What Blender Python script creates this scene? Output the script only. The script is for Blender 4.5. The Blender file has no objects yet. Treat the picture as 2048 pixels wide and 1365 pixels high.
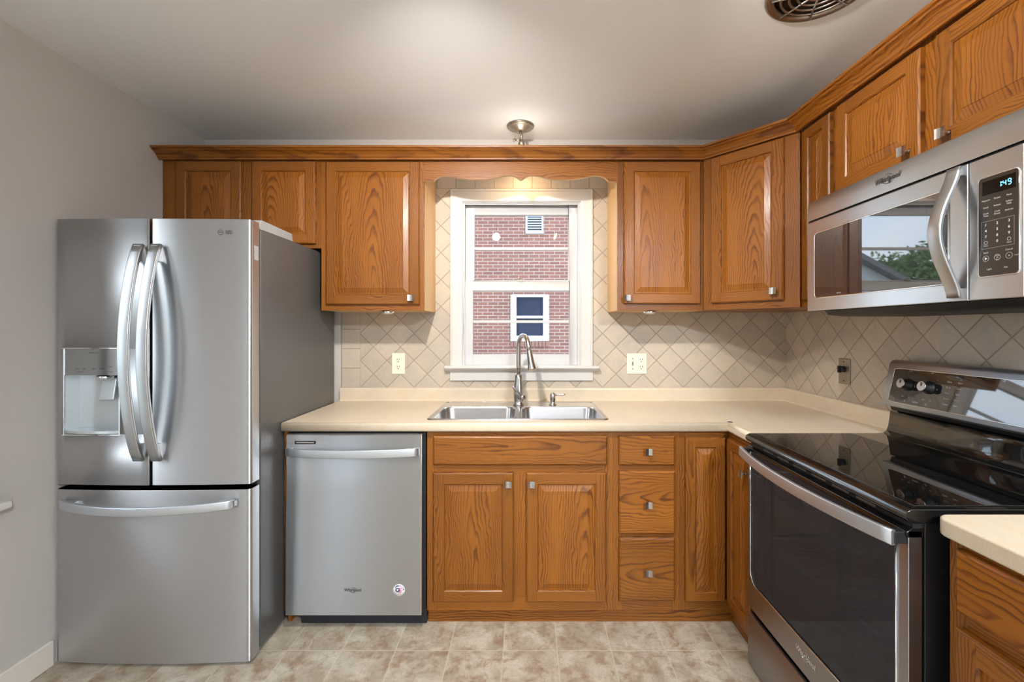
import bpy, math, random
from mathutils import Vector, Matrix
random.seed(7)
SC = bpy.context.scene
COL = SC.collection
PI = math.pi
D = 2.63                      # distance from the camera to the window wall
def Y(d): return d - D        # the window wall stands at y = 0

# ------------------------------------------------------------------ camera
cam_d = bpy.data.cameras.new('camera'); cam = bpy.data.objects.new('camera', cam_d); COL.objects.link(cam)
cam.location = (0, -D, 1.329); cam.rotation_euler = (PI/2, 0, 0)
cam_d.sensor_width = 36; cam_d.lens = 15.82; cam_d.shift_x = -0.01465; cam_d.shift_y = -0.01147
cam_d.clip_start = 0.02; cam_d.clip_end = 300
SC.camera = cam
SC.view_settings.view_transform = 'Standard'; SC.view_settings.look = 'None'
SC.view_settings.gamma = 1.0; SC.view_settings.use_curve_mapping = False
SC.view_settings.exposure = 0.28
SC.cycles.max_bounces = 10; SC.cycles.diffuse_bounces = 5; SC.cycles.glossy_bounces = 5
SC.cycles.transparent_max_bounces = 12; SC.cycles.transmission_bounces = 6
SC.cycles.caustics_reflective = False; SC.cycles.caustics_refractive = False
SC.cycles.sample_clamp_indirect = 6.0

# ------------------------------------------------------------------ world (bright cloudy sky)
SKY = 4.4
w = bpy.data.worlds.new('sky'); SC.world = w; w.use_nodes = True
nt = w.node_tree; nt.nodes.clear()
wo = nt.nodes.new('ShaderNodeOutputWorld'); bg = nt.nodes.new('ShaderNodeBackground')
tc = nt.nodes.new('ShaderNodeTexCoord'); nz = nt.nodes.new('ShaderNodeTexNoise'); rp = nt.nodes.new('ShaderNodeValToRGB')
mp = nt.nodes.new('ShaderNodeMapping'); mp.inputs['Scale'].default_value = (1, 1, 3)
nz.inputs['Scale'].default_value = 2.2; nz.inputs['Detail'].default_value = 6
rp.color_ramp.elements[0].position = .35; rp.color_ramp.elements[0].color = (.62, .78, 1, 1)
rp.color_ramp.elements[1].position = .65; rp.color_ramp.elements[1].color = (.92, .96, 1, 1)
nt.links.new(tc.outputs['Generated'], mp.inputs[0]); nt.links.new(mp.outputs[0], nz.inputs['Vector'])
nt.links.new(nz.outputs['Fac'], rp.inputs[0]); nt.links.new(rp.outputs[0], bg.inputs[0])
bg.inputs[1].default_value = SKY; nt.links.new(bg.outputs[0], wo.inputs[0])

# ------------------------------------------------------------------ node helpers
class NT:
    def __init__(s, name):
        s.m = bpy.data.materials.new(name); s.m.use_nodes = True; s.t = s.m.node_tree
        s.t.nodes.clear(); s.out = s.t.nodes.new('ShaderNodeOutputMaterial')
    def n(s, typ, **kw):
        nd = s.t.nodes.new(typ)
        for k, v in kw.items(): setattr(nd, k, v)
        return nd
    def link(s, a, b): s.t.links.new(a, b)
    def setin(s, sock, v):
        if hasattr(v, 'is_output'): s.link(v, sock)
        else: sock.default_value = v
    def math(s, op, a, b=None, c=None, clamp=False):
        nd = s.n('ShaderNodeMath', operation=op, use_clamp=clamp)
        s.setin(nd.inputs[0], a)
        if b is not None: s.setin(nd.inputs[1], b)
        if c is not None: s.setin(nd.inputs[2], c)
        return nd.outputs[0]
    def sep(s, v): nd = s.n('ShaderNodeSeparateXYZ'); s.link(v, nd.inputs[0]); return nd.outputs
    def comb(s, x, y, z):
        nd = s.n('ShaderNodeCombineXYZ')
        for i, v in enumerate((x, y, z)): s.setin(nd.inputs[i], v)
        return nd.outputs[0]
    def noise(s, vec, scale, detail=3, rough=.5, dist=0):
        nd = s.n('ShaderNodeTexNoise'); s.link(vec, nd.inputs['Vector'])
        nd.inputs['Scale'].default_value = scale; nd.inputs['Detail'].default_value = detail
        nd.inputs['Roughness'].default_value = rough; nd.inputs['Distortion'].default_value = dist
        return nd.outputs['Fac']
    def ramp(s, f, els):
        nd = s.n('ShaderNodeValToRGB'); s.link(f, nd.inputs[0]); e = nd.color_ramp.elements
        while len(e) < len(els): e.new(.5)
        for i, (p, c) in enumerate(els):
            e[i].position = p; e[i].color = (c[0], c[1], c[2], 1) if not isinstance(c, (int, float)) else (c, c, c, 1)
        return nd.outputs[0]
    def mix(s, f, a, b, typ='MIX'):
        nd = s.n('ShaderNodeMix', data_type='RGBA', blend_type=typ)
        s.setin(nd.inputs[0], f); s.setin(nd.inputs[6], a); s.setin(nd.inputs[7], b)
        return nd.outputs[2]
    def obj(s): return s.n('ShaderNodeTexCoord').outputs['Object']
    def bsdf(s, col, rough=.5, metal=0, normal=None, **kw):
        b = s.n('ShaderNodeBsdfPrincipled')
        s.setin(b.inputs['Base Color'], col); s.setin(b.inputs['Roughness'], rough); s.setin(b.inputs['Metallic'], metal)
        if normal is not None: s.link(normal, b.inputs['Normal'])
        for k, v in kw.items(): s.setin(b.inputs[k.replace('_', ' ')], v)
        s.link(b.outputs[0], s.out.inputs[0]); return b
    def bump(s, h, strength=.3, dist=.002):
        nd = s.n('ShaderNodeBump'); s.link(h, nd.inputs['Height'])
        nd.inputs['Strength'].default_value = strength; nd.inputs['Distance'].default_value = dist
        return nd.outputs[0]
def C(r, g, b):          # sRGB 0-255 -> linear rgba
    f = lambda c: (c/255/12.92) if c/255 <= .04045 else ((c/255+.055)/1.055)**2.4
    return (f(r), f(g), f(b), 1)

def plain(name, col, rough=.5, metal=0, **kw):
    n = NT(name); v = n.obj(); f = n.noise(v, 40, 3)
    c = n.mix(f, tuple(x*.96 for x in col[:3])+(1,), tuple(min(1, x*1.04) for x in col[:3])+(1,))
    n.bsdf(c, rough, metal, **kw); return n.m
def emis(name, col, strength):
    n = NT(name); e = n.n('ShaderNodeEmission'); e.inputs[0].default_value = col; e.inputs[1].default_value = strength
    n.link(e.outputs[0], n.out.inputs[0]); return n.m

def paint(name, col, bumpy=.15, rough=.6):
    n = NT(name); v = n.obj()
    a = n.noise(v, 1.3, 3); b = n.noise(v, 260, 2)
    c = n.mix(a, tuple(x*.96 for x in col[:3])+(1,), tuple(min(1, x*1.03) for x in col[:3])+(1,))
    n.bsdf(c, rough, 0, n.bump(b, bumpy, .0015)); return n.m

# ---- oak: growth rings cut by the board; axis = direction of the grain ('x' or 'z')
def oak(name, axis='z', seed=0.0, cath=True, tone=1.0, ringf=95.0, k=.16, dark=1.0):
    n = NT(name); v = n.obj(); X = n.sep(v)
    rnd = n.n('ShaderNodeObjectInfo').outputs['Random']
    u, l = (X[0], X[2]) if axis == 'z' else (X[2], X[0])
    r1 = n.math('MULTIPLY_ADD', rnd, 37.0, seed)
    off = n.math('MULTIPLY_ADD', n.math('FRACT', n.math('MULTIPLY', r1, 1.713)), .26, -.13)
    kk = n.math('MULTIPLY_ADD', n.math('FRACT', n.math('MULTIPLY', r1, 2.371)), 1.1, .35)
    fl = n.math('SIGN', n.math('SUBTRACT', n.math('FRACT', n.math('MULTIPLY', r1, 3.91)), .45))
    q = n.comb(u, r1, n.math('MULTIPLY', l, .35))
    w1 = n.noise(q, 7, 3, .55, .3); w2 = n.noise(n.comb(u, r1, n.math('MULTIPLY', l, .5)), 30, 3, .6)
    uu = n.math('ADD', n.math('SUBTRACT', u, off), n.math('MULTIPLY_ADD', w1, .10, -.05))
    ll = n.math('ADD', n.math('MULTIPLY', l, fl), n.math('MULTIPLY_ADD', n.math('FRACT', n.math('MULTIPLY', r1, .917)), .4, .12 if cath else 2.0))
    dd = n.math('MULTIPLY', ll, n.math('MULTIPLY', kk, k if cath else .03))
    r = n.math('SQRT', n.math('ADD', n.math('MULTIPLY', uu, uu), n.math('MULTIPLY', dd, dd)))
    r = n.math('ADD', r, n.math('MULTIPLY', w2, .010 if cath else .006))
    ph = n.math('FRACT', n.math('MULTIPLY', r, ringf))
    line = n.ramp(ph, [(0, .0), (.5, .10), (.84, 1.0), (1.0, .0)])
    lw = n.noise(n.comb(n.math('MULTIPLY', u, 14), r1, n.math('MULTIPLY', l, 1.2)), 1.5, 2); line = n.math('MULTIPLY', line, n.ramp(lw, [(.3, .25), (.6, 1)]))
    pore = n.noise(n.comb(n.math('MULTIPLY', u, 900), r1, n.math('MULTIPLY', l, 28)), 1, 3, .65)
    pore = n.ramp(pore, [(.42, 0), (.62, 1)])
    big = n.noise(n.comb(n.math('MULTIPLY', u, 3.5), r1, l), 2.2, 2)
    base = n.mix(big, (.37*tone, .134*tone, .0135*tone, 1), (.225*tone, .070*tone, .0065*tone, 1))
    c = n.mix(n.math('MULTIPLY', line, .90*dark), base, (.085*tone, .020*tone, .003*tone, 1))
    c = n.mix(n.math('MULTIPLY', n.math('MULTIPLY', pore, .42), n.math('MULTIPLY_ADD', line, .7, .3)), c, (.12, .035, .009, 1))
    vt = n.math('MULTIPLY_ADD', rnd, .32, .80)
    c = n.mix(1.0, c, n.comb(vt, vt, vt), 'MULTIPLY')
    n.bsdf(c, n.math('MULTIPLY_ADD', pore, .12, .32), 0, n.bump(pore, .12, -.0006), Coat_Weight=.10, Coat_Roughness=.2, Specular_IOR_Level=.38)
    return n.m
OAKV = oak('oak_upright_grain', 'z', 3.1, False, ringf=120, tone=.88)
OAKH = oak('oak_level_grain', 'x', 5.7, False, ringf=120, tone=.90)
OAKP = oak('oak_panel_cathedral', 'z', 1.3, True)
OAKD = oak('oak_drawer_cathedral', 'x', 8.2, True, ringf=80, k=.10)
OAKT = oak('oak_toe_board', 'x', 2.2, True, tone=.85, ringf=70, k=.05, dark=1.3)
OAKC = oak('oak_crown', 'x', 9.4, False, ringf=110, tone=.92)

def maple():
    n = NT('pale_veneer'); v = n.obj(); X = n.sep(v)
    f = n.noise(n.comb(n.math('MULTIPLY', X[0], 60), n.math('MULTIPLY', X[1], 60), n.math('MULTIPLY', X[2], 2)), 1, 3)
    n.bsdf(n.mix(f, C(224, 184, 130), C(205, 160, 104)), .45); return n.m
MAPLE = maple()

def steel(name, col=(.60, .60, .61), rough=.26, aniso=.75, tang='x', streak=1.0):
    n = NT(name); v = n.obj(); X = n.sep(v)
    if tang == 'x': q = n.comb(n.math('MULTIPLY', X[0], 6), n.math('MULTIPLY', X[1], 6), n.math('MULTIPLY', X[2], 1400)); t = (0, 0, 1)
    else: q = n.comb(n.math('MULTIPLY', X[0], 1400), n.math('MULTIPLY', X[1], 1400), n.math('MULTIPLY', X[2], 6)); t = (1, 0, 0)
    f = n.noise(q, 1, 2)
    tv = n.n('ShaderNodeVectorTransform', vector_type='VECTOR', convert_from='OBJECT', convert_to='WORLD')
    tv.inputs[0].default_value = t
    sm = n.noise(v, 3, 3)
    rr = n.math('ADD', n.math('MULTIPLY_ADD', f, .10*streak, rough-.05), n.math('MULTIPLY_ADD', sm, .06, -.03))
    c = n.mix(f, tuple(x*.93 for x in col)+(1,), tuple(min(1, x*1.05) for x in col)+(1,))
    b = n.bsdf(c, rr, 1, Anisotropic=aniso)
    n.link(tv.outputs[0], b.inputs['Tangent']); return n.m
STEEL = steel('brushed_stainless', (.58, .59, .605), .37, .94)
STEELD = steel('dishwasher_stainless', (.56, .575, .59), .38, .96)
STEELR = steel('range_stainless', (.40, .425, .46), .36, .8)
STEELM = steel('microwave_stainless', (.62, .645, .67), .36, .88)
HANDLE = steel('handle_stainless', (.62, .66, .71), .46, 0)
HANDLEV = steel('upright_handle_stainless', (.50, .51, .52), .36, 0, 'z')
SINKM = steel('sink_steel', (.66, .66, .67), .22, 0)
NICKEL = plain('satin_nickel', (.52, .50, .48, 1), .26, 1)
BRONZE = plain('aged_nickel', (.36, .31, .26, 1), .38, 1)
FAUCETM = plain('faucet_nickel', (.50, .48, .46, 1), .22, 1)
CHROME = plain('chrome', (.85, .86, .88, 1), .07, 1)
DARKBADGE = plain('badge_dark', (.10, .10, .10, 1), .3, .6)
BLACK = plain('gloss_black_enamel', (.006, .006, .006, 1), .08, 0, Coat_Weight=.4, Coat_Roughness=.03)
BLACKM = plain('matt_black', (.010, .010, .011, 1), .5)
RUBBER = plain('toe_black', (.012, .014, .020, 1), .55)
FSIDE = None
def mkfside():
    n = NT('textured_grey_side'); v = n.obj(); f = n.noise(v, 420, 2)
    n.bsdf((.135, .134, .132, 1), .40, .45, n.bump(f, .35, .0008)); return n.m
FSIDE = mkfside()
FGREY = plain('grey_plastic', (.34, .35, .36, 1), .4)
DISPS = plain('dispenser_silver', (.62, .66, .68, 1), .28, .55)
WHITE = paint('white_gloss_paint', C(212, 209, 205), .04, .3)
SASH = paint('sash_white_paint', C(204, 205, 206), .04, .35)
WALLP = paint('greige_wall_paint', C(198, 193, 188), .25)
CEILP = paint('ceiling_paint', C(236, 237, 238), .12, .75)
BASEP = paint('baseboard_paint', C(225, 220, 210), .05, .35)
IVORY = plain('ivory_plastic', C(240, 232, 212), .35)
SLOT = plain('slot_dark', (.05, .035, .02, 1), .5)
MESHM = plain('grille_dark', (.05, .035, .02, 1), .5, .4)
PLATE = plain('metal_plate', C(150, 143, 130), .35, .7)
TXT = plain('print_light_grey', (.55, .55, .55, 1), .5)
TXTD = plain('print_dark_grey', (.09, .10, .11, 1), .5)
BLUE = plain('sticker_blue', C(40, 60, 120), .4); RED = plain('sticker_red', C(190, 50, 60), .4); STW = plain('sticker_white', C(238, 238, 240), .4)

def glossy_black_glass(name, base, ior=1.9, rough=.02):
    n = NT(name); v = n.obj(); f = n.noise(v, 2, 2)
    c = n.mix(f, tuple(x*.9 for x in base)+(1,), tuple(x*1.1 for x in base)+(1,))
    n.bsdf(c, rough, 0, IOR=ior); return n.m
CKGLASS = glossy_black_glass('ceramic_cooktop', (.004, .004, .004), 1.7, .02)
MWGLASS = glossy_black_glass("microwave_glass", (.022, .023, .026), 2.15, .015)
BGGLASS = glossy_black_glass('control_glass', (.018, .018, .019), 2.0, .03)
MWPAD = glossy_black_glass('keypad_glass', (.028, .025, .023), 1.5, .12)
def meshwin():
    n = NT('microwave_window_mesh'); v = n.obj(); X = n.sep(v)
    a = n.math('ABSOLUTE', n.math('SINE', n.math('MULTIPLY', X[0], 1100))); b = n.math('ABSOLUTE', n.math('SINE', n.math('MULTIPLY', X[2], 1100)))
    m = n.math('MULTIPLY', a, b); n.bsdf(n.mix(m, (.03, .033, .036, 1), (.012, .012, .014, 1)), .02, 0, IOR=2.15); return n.m
MWMESH = meshwin()
def pane_glass(name, tint, reflect_ior=1.5, rough=0.0):
    n = NT(name); tr = n.n('ShaderNodeBsdfTransparent'); tr.inputs[0].default_value = tint
    gl = n.n('ShaderNodeBsdfGlossy'); gl.inputs['Roughness'].default_value = rough
    fr = n.n('ShaderNodeFresnel'); fr.inputs[0].default_value = reflect_ior
    bf = n.n('ShaderNodeNewGeometry').outputs['Backfacing']; fac = n.math('MULTIPLY', fr.outputs[0], n.math('SUBTRACT', 1.0, bf))
    mx = n.n('ShaderNodeMixShader'); n.link(fac, mx.inputs[0]); n.link(tr.outputs[0], mx.inputs[1]); n.link(gl.outputs[0], mx.inputs[2])
    n.link(mx.outputs[0], n.out.inputs[0]); return n.m
PANE = pane_glass('window_glass', (.96, .97, .97, 1), 1.5)
def ovenglass():
    n = NT('oven_door_glass'); tr = n.n('ShaderNodeBsdfTransparent'); tr.inputs[0].default_value = (.55, .55, .56, 1)
    df = n.n('ShaderNodeBsdfDiffuse'); df.inputs[0].default_value = (.062, .068, .080, 1)
    gl = n.n('ShaderNodeBsdfGlossy'); gl.inputs['Roughness'].default_value = .02
    fr = n.n('ShaderNodeFresnel'); fr.inputs[0].default_value = 1.26
    m1 = n.n('ShaderNodeMixShader'); m1.inputs[0].default_value = .5; n.link(tr.outputs[0], m1.inputs[1]); n.link(df.outputs[0], m1.inputs[2])
    bf = n.n('ShaderNodeNewGeometry').outputs['Backfacing']; fac = n.math('MULTIPLY', fr.outputs[0], n.math('SUBTRACT', 1.0, bf))
    mx = n.n('ShaderNodeMixShader'); n.link(fac, mx.inputs[0]); n.link(m1.outputs[0], mx.inputs[1]); n.link(gl.outputs[0], mx.inputs[2])
    n.link(mx.outputs[0], n.out.inputs[0]); return n.m
OVENG = ovenglass()

def tilemat(name, ox, wall):
    n = NT(name)
    g = n.n('ShaderNodeNewGeometry').outputs['Position']; X = n.sep(g)
    h = X[0] if wall == 'back' else n.math('MULTIPLY', X[1], -1)
    P = .157; T = .111
    a = n.math('DIVIDE', n.math('SUBTRACT', h, ox), P); b = n.math('DIVIDE', n.math('SUBTRACT', X[2], .99), P)
    p = n.math('ADD', a, b); q = n.math('SUBTRACT', a, b)
    def edge(x):
        f = n.math('FRACT', x); return n.math('MINIMUM', f, n.math('SUBTRACT', 1.0, f))
    e1 = n.math('MULTIPLY', n.math('MINIMUM', edge(p), edge(q)), T)
    id1 = n.comb(n.math('FLOOR', p), n.math('FLOOR', q), 0)
    # straight border tiles: one column at the left end, one row over the window
    if wall == 'back':
        hs = n.math('DIVIDE', n.math('SUBTRACT', h, -.970), T); zs = n.math('DIVIDE', n.math('SUBTRACT', X[2], .988), .1135)
        es = n.math('MULTIPLY', n.math('MINIMUM', edge(hs), edge(zs)), T)
        ht = n.math('DIVIDE', n.math('SUBTRACT', h, -.414), T); zt = n.math('DIVIDE', n.math('SUBTRACT', X[2], 2.15), .113)
        et = n.math('MULTIPLY', n.math('MINIMUM', edge(ht), edge(zt)), T)
        ml = n.math('LESS_THAN', h, -.970); mt = n.math('GREATER_THAN', X[2], 2.15)
        def sel(m, x, y): return n.math('ADD', n.math('MULTIPLY', m, x), n.math('MULTIPLY', n.math('SUBTRACT', 1.0, m), y))
        e = sel(ml, es, sel(mt, et, e1))
        ids = n.comb(n.math('FLOOR', hs), n.math('FLOOR', zs), 5); idt = n.comb(n.math('FLOOR', ht), n.math('FLOOR', zt), 9)
        idv = n.mix(ml, n.mix(mt, id1, idt), ids)
    else: e = e1; idv = id1
    wn = n.n('ShaderNodeTexWhiteNoise', noise_dimensions='3D'); n.link(idv, wn.inputs['Vector'])
    r = wn.outputs['Value']
    vec = n.n('ShaderNodeVectorMath', operation='ADD'); n.link(g, vec.inputs[0]); n.link(wn.outputs['Color'], vec.inputs[1])
    m1 = n.noise(vec.outputs[0], 9, 4, .6); m2 = n.noise(vec.outputs[0], 60, 4, .7)
    c = n.mix(n.ramp(m1, [(.3, 0), (.7, 1)]), C(196, 181, 162), C(178, 170, 158))
    c = n.mix(n.math('MULTIPLY', n.ramp(m2, [(.5, 0), (.75, 1)]), .35), c, C(214, 200, 180))
    rv = n.math('MULTIPLY_ADD', r, .16, .92); c = n.mix(1.0, c, n.comb(rv, rv, rv), 'MULTIPLY')
    gm = n.ramp(e, [(.0005, 1), (.0014, 0)])
    c = n.mix(n.math('MULTIPLY', gm, .75), c, C(134, 119, 100))
    hgt = n.math('SUBTRACT', n.math('MULTIPLY', m2, .12), gm)
    n.bsdf(c, n.math('MULTIPLY_ADD', gm, .3, .42), 0, n.bump(hgt, .6, .0015)); return n.m
TILEB = tilemat('diagonal_stone_tile', -.816, 'back'); TILER = tilemat('diagonal_stone_tile_side', .133, 'right')

def laminate():
    n = NT('beige_laminate'); v = n.n('ShaderNodeNewGeometry').outputs['Position']
    a = n.noise(v, 5, 4, .6); b = n.noise(v, 330, 3, .7); c0 = n.noise(v, 26, 3, .6)
    c = n.mix(n.ramp(a, [(.35, 0), (.65, 1)]), C(220, 206, 182), C(212, 200, 182))
    c = n.mix(n.math('MULTIPLY', n.ramp(c0, [(.45, 0), (.7, 1)]), .35), c, C(211, 186, 148))
    c = n.mix(n.math('MULTIPLY', n.ramp(b, [(.4, 1), (.6, 0)]), .28), c, C(186, 165, 135))
    n.bsdf(c, .36, 0); return n.m
LAM = laminate()

def floormat():
    n = NT('mottled_vinyl_tile'); g = n.n('ShaderNodeNewGeometry').outputs['Position']; X = n.sep(g)
    T = .223
    a = n.math('DIVIDE', n.math('ADD', X[0], .098), T); b = n.math('DIVIDE', n.math('SUBTRACT', X[1], Y(1.86)), T)
    def edge(x):
        f = n.math('FRACT', x); return n.math('MINIMUM', f, n.math('SUBTRACT', 1.0, f))
    e = n.math('MULTIPLY', n.math('MINIMUM', edge(a), edge(b)), T)
    wn = n.n('ShaderNodeTexWhiteNoise', noise_dimensions='3D'); n.link(n.comb(n.math('FLOOR', a), n.math('FLOOR', b), 0), wn.inputs['Vector'])
    vec = n.n('ShaderNodeVectorMath', operation='MULTIPLY_ADD'); n.link(wn.outputs['Color'], vec.inputs[0]); vec.inputs[1].default_value = (3, 3, 3); n.link(g, vec.inputs[2])
    v = vec.outputs[0]
    m1 = n.noise(v, 9, 5, .62, .4); m2 = n.noise(v, 14, 6, .7, .3); m3 = n.noise(v, 120, 4, .75)
    c = n.mix(n.ramp(m1, [(.36, 0), (.62, 1)]), C(203, 195, 178), C(168, 155, 136))
    c = n.mix(n.math('MULTIPLY', n.ramp(m2, [(.48, 0), (.66, 1)]), .85), c, C(146, 116, 92))
    c = n.mix(n.math('MULTIPLY', n.ramp(m3, [(.48, 0), (.66, 1)]), .30), c, C(120, 102, 86))
    gm = n.ramp(e, [(.0008, 1), (.002, 0)])
    c = n.mix(n.math('MULTIPLY', gm, .7), c, C(206, 198, 176))
    n.bsdf(c, .36, 0, n.bump(n.math('SUBTRACT', n.math('MULTIPLY', m3, .3), gm), .3, .001)); return n.m
FLOORM = floormat()

def brickmat():
    n = NT('red_brick'); v = n.obj(); X = n.sep(v)
    bt = n.n('ShaderNodeTexBrick'); n.link(n.comb(n.math('ADD', X[0], X[1]), X[2], 0), bt.inputs['Vector'])
    bt.inputs['Scale'].default_value = 1; bt.inputs['Brick Width'].default_value = .205; bt.inputs['Row Height'].default_value = .0677
    bt.inputs['Mortar Size'].default_value = .008; bt.inputs['Mortar Smooth'].default_value = .2; bt.inputs['Bias'].default_value = 0
    bt.inputs['Color1'].default_value = C(128, 82, 70); bt.inputs['Color2'].default_value = C(102, 68, 62); bt.inputs['Mortar'].default_value = C(158, 152, 144)
    f = n.noise(v, 30, 4, .7); f2 = n.noise(v, 1.2, 3)
    c = n.mix(n.math('MULTIPLY', f, .45), bt.outputs['Color'], C(138, 98, 86))
    c = n.mix(n.math('MULTIPLY', n.ramp(f2, [(.45, 0), (.65, 1)]), .25), c, C(110, 72, 70))
    n.bsdf(c, .85, 0, n.bump(n.math('SUBTRACT', 1.0, bt.outputs['Fac']), .5, .006)); return n.m
BRICK = brickmat()
BRSILL = plain('brick_sill', C(128, 92, 84), .85)
VINYLW = plain('outdoor_white_vinyl', C(176, 182, 192), .45)
NPANE = glossy_black_glass('neighbour_pane', (.02, .03, .06), 1.25, .03)
ROOFG = plain('grey_shingle', C(120, 122, 126), .85)
SIDING = plain('white_siding', C(215, 220, 224), .6)
LEAFM = plain('leaf_green', C(96, 128, 70), .6)
BARK = plain('bark', C(90, 74, 58), .9)
GRASSM = plain('lawn_green', C(150, 152, 140), .9)

# ------------------------------------------------------------------ mesh builder
class MB:
    def __init__(s): s.v = []; s.f = []; s.m = []; s.sm = []
    def face(s, pts, m=0, sm=False):
        b = len(s.v); s.v += [tuple(p) for p in pts]; s.f.append(tuple(range(b, b+len(pts)))); s.m.append(m); s.sm.append(sm)
    def box(s, x0, x1, y0, y1, z0, z1, m=0):
        b = len(s.v); s.v += [(x, y, z) for z in (z0, z1) for y in (y0, y1) for x in (x0, x1)]
        for f in ((0, 2, 3, 1), (4, 5, 7, 6), (0, 1, 5, 4), (2, 6, 7, 3), (0, 4, 6, 2), (1, 3, 7, 5)):
            s.f.append(tuple(b+i for i in f)); s.m.append(m); s.sm.append(False)
        return s
    def prism(s, poly, axis, a0, a1, m=0, sm=False, caps=True):
        # poly: 2-D points; axis 'x': (y,z), 'y': (x,z), 'z': (x,y)
        def P(p, a): return {'x': (a, p[0], p[1]), 'y': (p[0], a, p[1]), 'z': (p[0], p[1], a)}[axis]
        n = len(poly); b = len(s.v)
        s.v += [P(p, a0) for p in poly] + [P(p, a1) for p in poly]
        for i in range(n):
            j = (i+1) % n; s.f.append((b+i, b+j, b+n+j, b+n+i)); s.m.append(m); s.sm.append(sm)
        if caps:
            s.f.append(tuple(b+i for i in reversed(range(n)))); s.m.append(m); s.sm.append(False)
            s.f.append(tuple(b+n+i for i in range(n))); s.m.append(m); s.sm.append(False)
        return s
    def loft(s, rings, m=0, sm=True, closed=True, cap0=False, cap1=False):
        b = len(s.v); n = len(rings[0])
        for r in rings: s.v += [tuple(p) for p in r]
        for k in range(len(rings)-1):
            for i in range(n if closed else n-1):
                j = (i+1) % n; s.f.append((b+k*n+i, b+k*n+j, b+(k+1)*n+j, b+(k+1)*n+i)); s.m.append(m); s.sm.append(sm)
        if cap0: s.f.append(tuple(b+i for i in reversed(range(n)))); s.m.append(m); s.sm.append(False)
        if cap1: s.f.append(tuple(b+(len(rings)-1)*n+i for i in range(n))); s.m.append(m); s.sm.append(False)
        return s
    def tube(s, pts, rad, seg=14, m=0, cap=True):
        pts = [Vector(p) for p in pts]; n = len(pts)
        rad = [rad]*n if isinstance(rad, (int, float)) else rad
        rings = []; up = None
        for i, p in enumerate(pts):
            t = (pts[min(i+1, n-1)] - pts[max(i-1, 0)]).normalized()
            if up is None:
                up = Vector((0, 0, 1)) if abs(t.z) < .9 else Vector((1, 0, 0))
            a = t.cross(up).normalized(); up = a.cross(t).normalized()
            rings.append([p + (a*math.cos(2*PI*k/seg) + up*math.sin(2*PI*k/seg))*rad[i] for k in range(seg)])
        return s.loft(rings, m, True, True, cap, cap)
    def lathe(s, prof, c=(0, 0, 0), axis='z', seg=32, m=0, cap=True):
        rings = []
        for r, h in prof:
            ring = []
            for k in range(seg):
                a = 2*PI*k/seg; x, y = r*math.cos(a), r*math.sin(a)
                ring.append({'z': (c[0]+x, c[1]+y, c[2]+h), 'y': (c[0]+x, c[1]+h, c[2]-y), 'x': (c[0]+h, c[1]+x, c[2]+y)}[axis])
            rings.append(ring)
        return s.loft(rings, m, True, True, cap, cap)
    def bow(s, pts, w, t, wdir, m=0):
        # a flat band along pts (list of points); wdir = width direction, w width, t thickness
        pts = [Vector(p) for p in pts]; wd = Vector(wdir).normalized(); n = len(pts); rings = []
        for i, p in enumerate(pts):
            tg = (pts[min(i+1, n-1)] - pts[max(i-1, 0)]).normalized(); nn = tg.cross(wd).normalized()
            r = min(w, t)*.28; ring = []
            for (sx, sy) in ((1, 1), (-1, 1), (-1, -1), (1, -1)):
                cx, cy = sx*(w/2-r), sy*(t/2-r); a0 = math.atan2(sy, sx) - PI/4
                for k in range(4):
                    a = a0 + k*PI/6; ring.append(p + wd*(cx+r*math.cos(a)) + nn*(cy+r*math.sin(a)))
            rings.append(ring)
        return s.loft(rings, m, True, True, True, True)
    def text(s, txt, size, x, y, z, m=0, extrude=0.0, align='CENTER', xf=None, bold=0.0, shear=0.0):
        cu = bpy.data.curves.new('lettering', 'FONT'); cu.body = txt; cu.size = size; cu.extrude = extrude; cu.offset = bold; cu.shear = shear
        cu.align_x = align; cu.align_y = 'CENTER'; cu.resolution_u = 3
        o = bpy.data.objects.new('lettering', cu); me = o.to_mesh(); b = len(s.v)
        for v in me.vertices:
            p = Vector((v.co.x, -v.co.z, v.co.y)); p = (xf @ p) if xf else p
            s.v.append((p.x + x, p.y + y, p.z + z))
        for p in me.polygons: s.f.append(tuple(b+i for i in p.vertices)); s.m.append(m); s.sm.append(False)
        o.to_mesh_clear(); bpy.data.objects.remove(o); bpy.data.curves.remove(cu); return s

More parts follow.
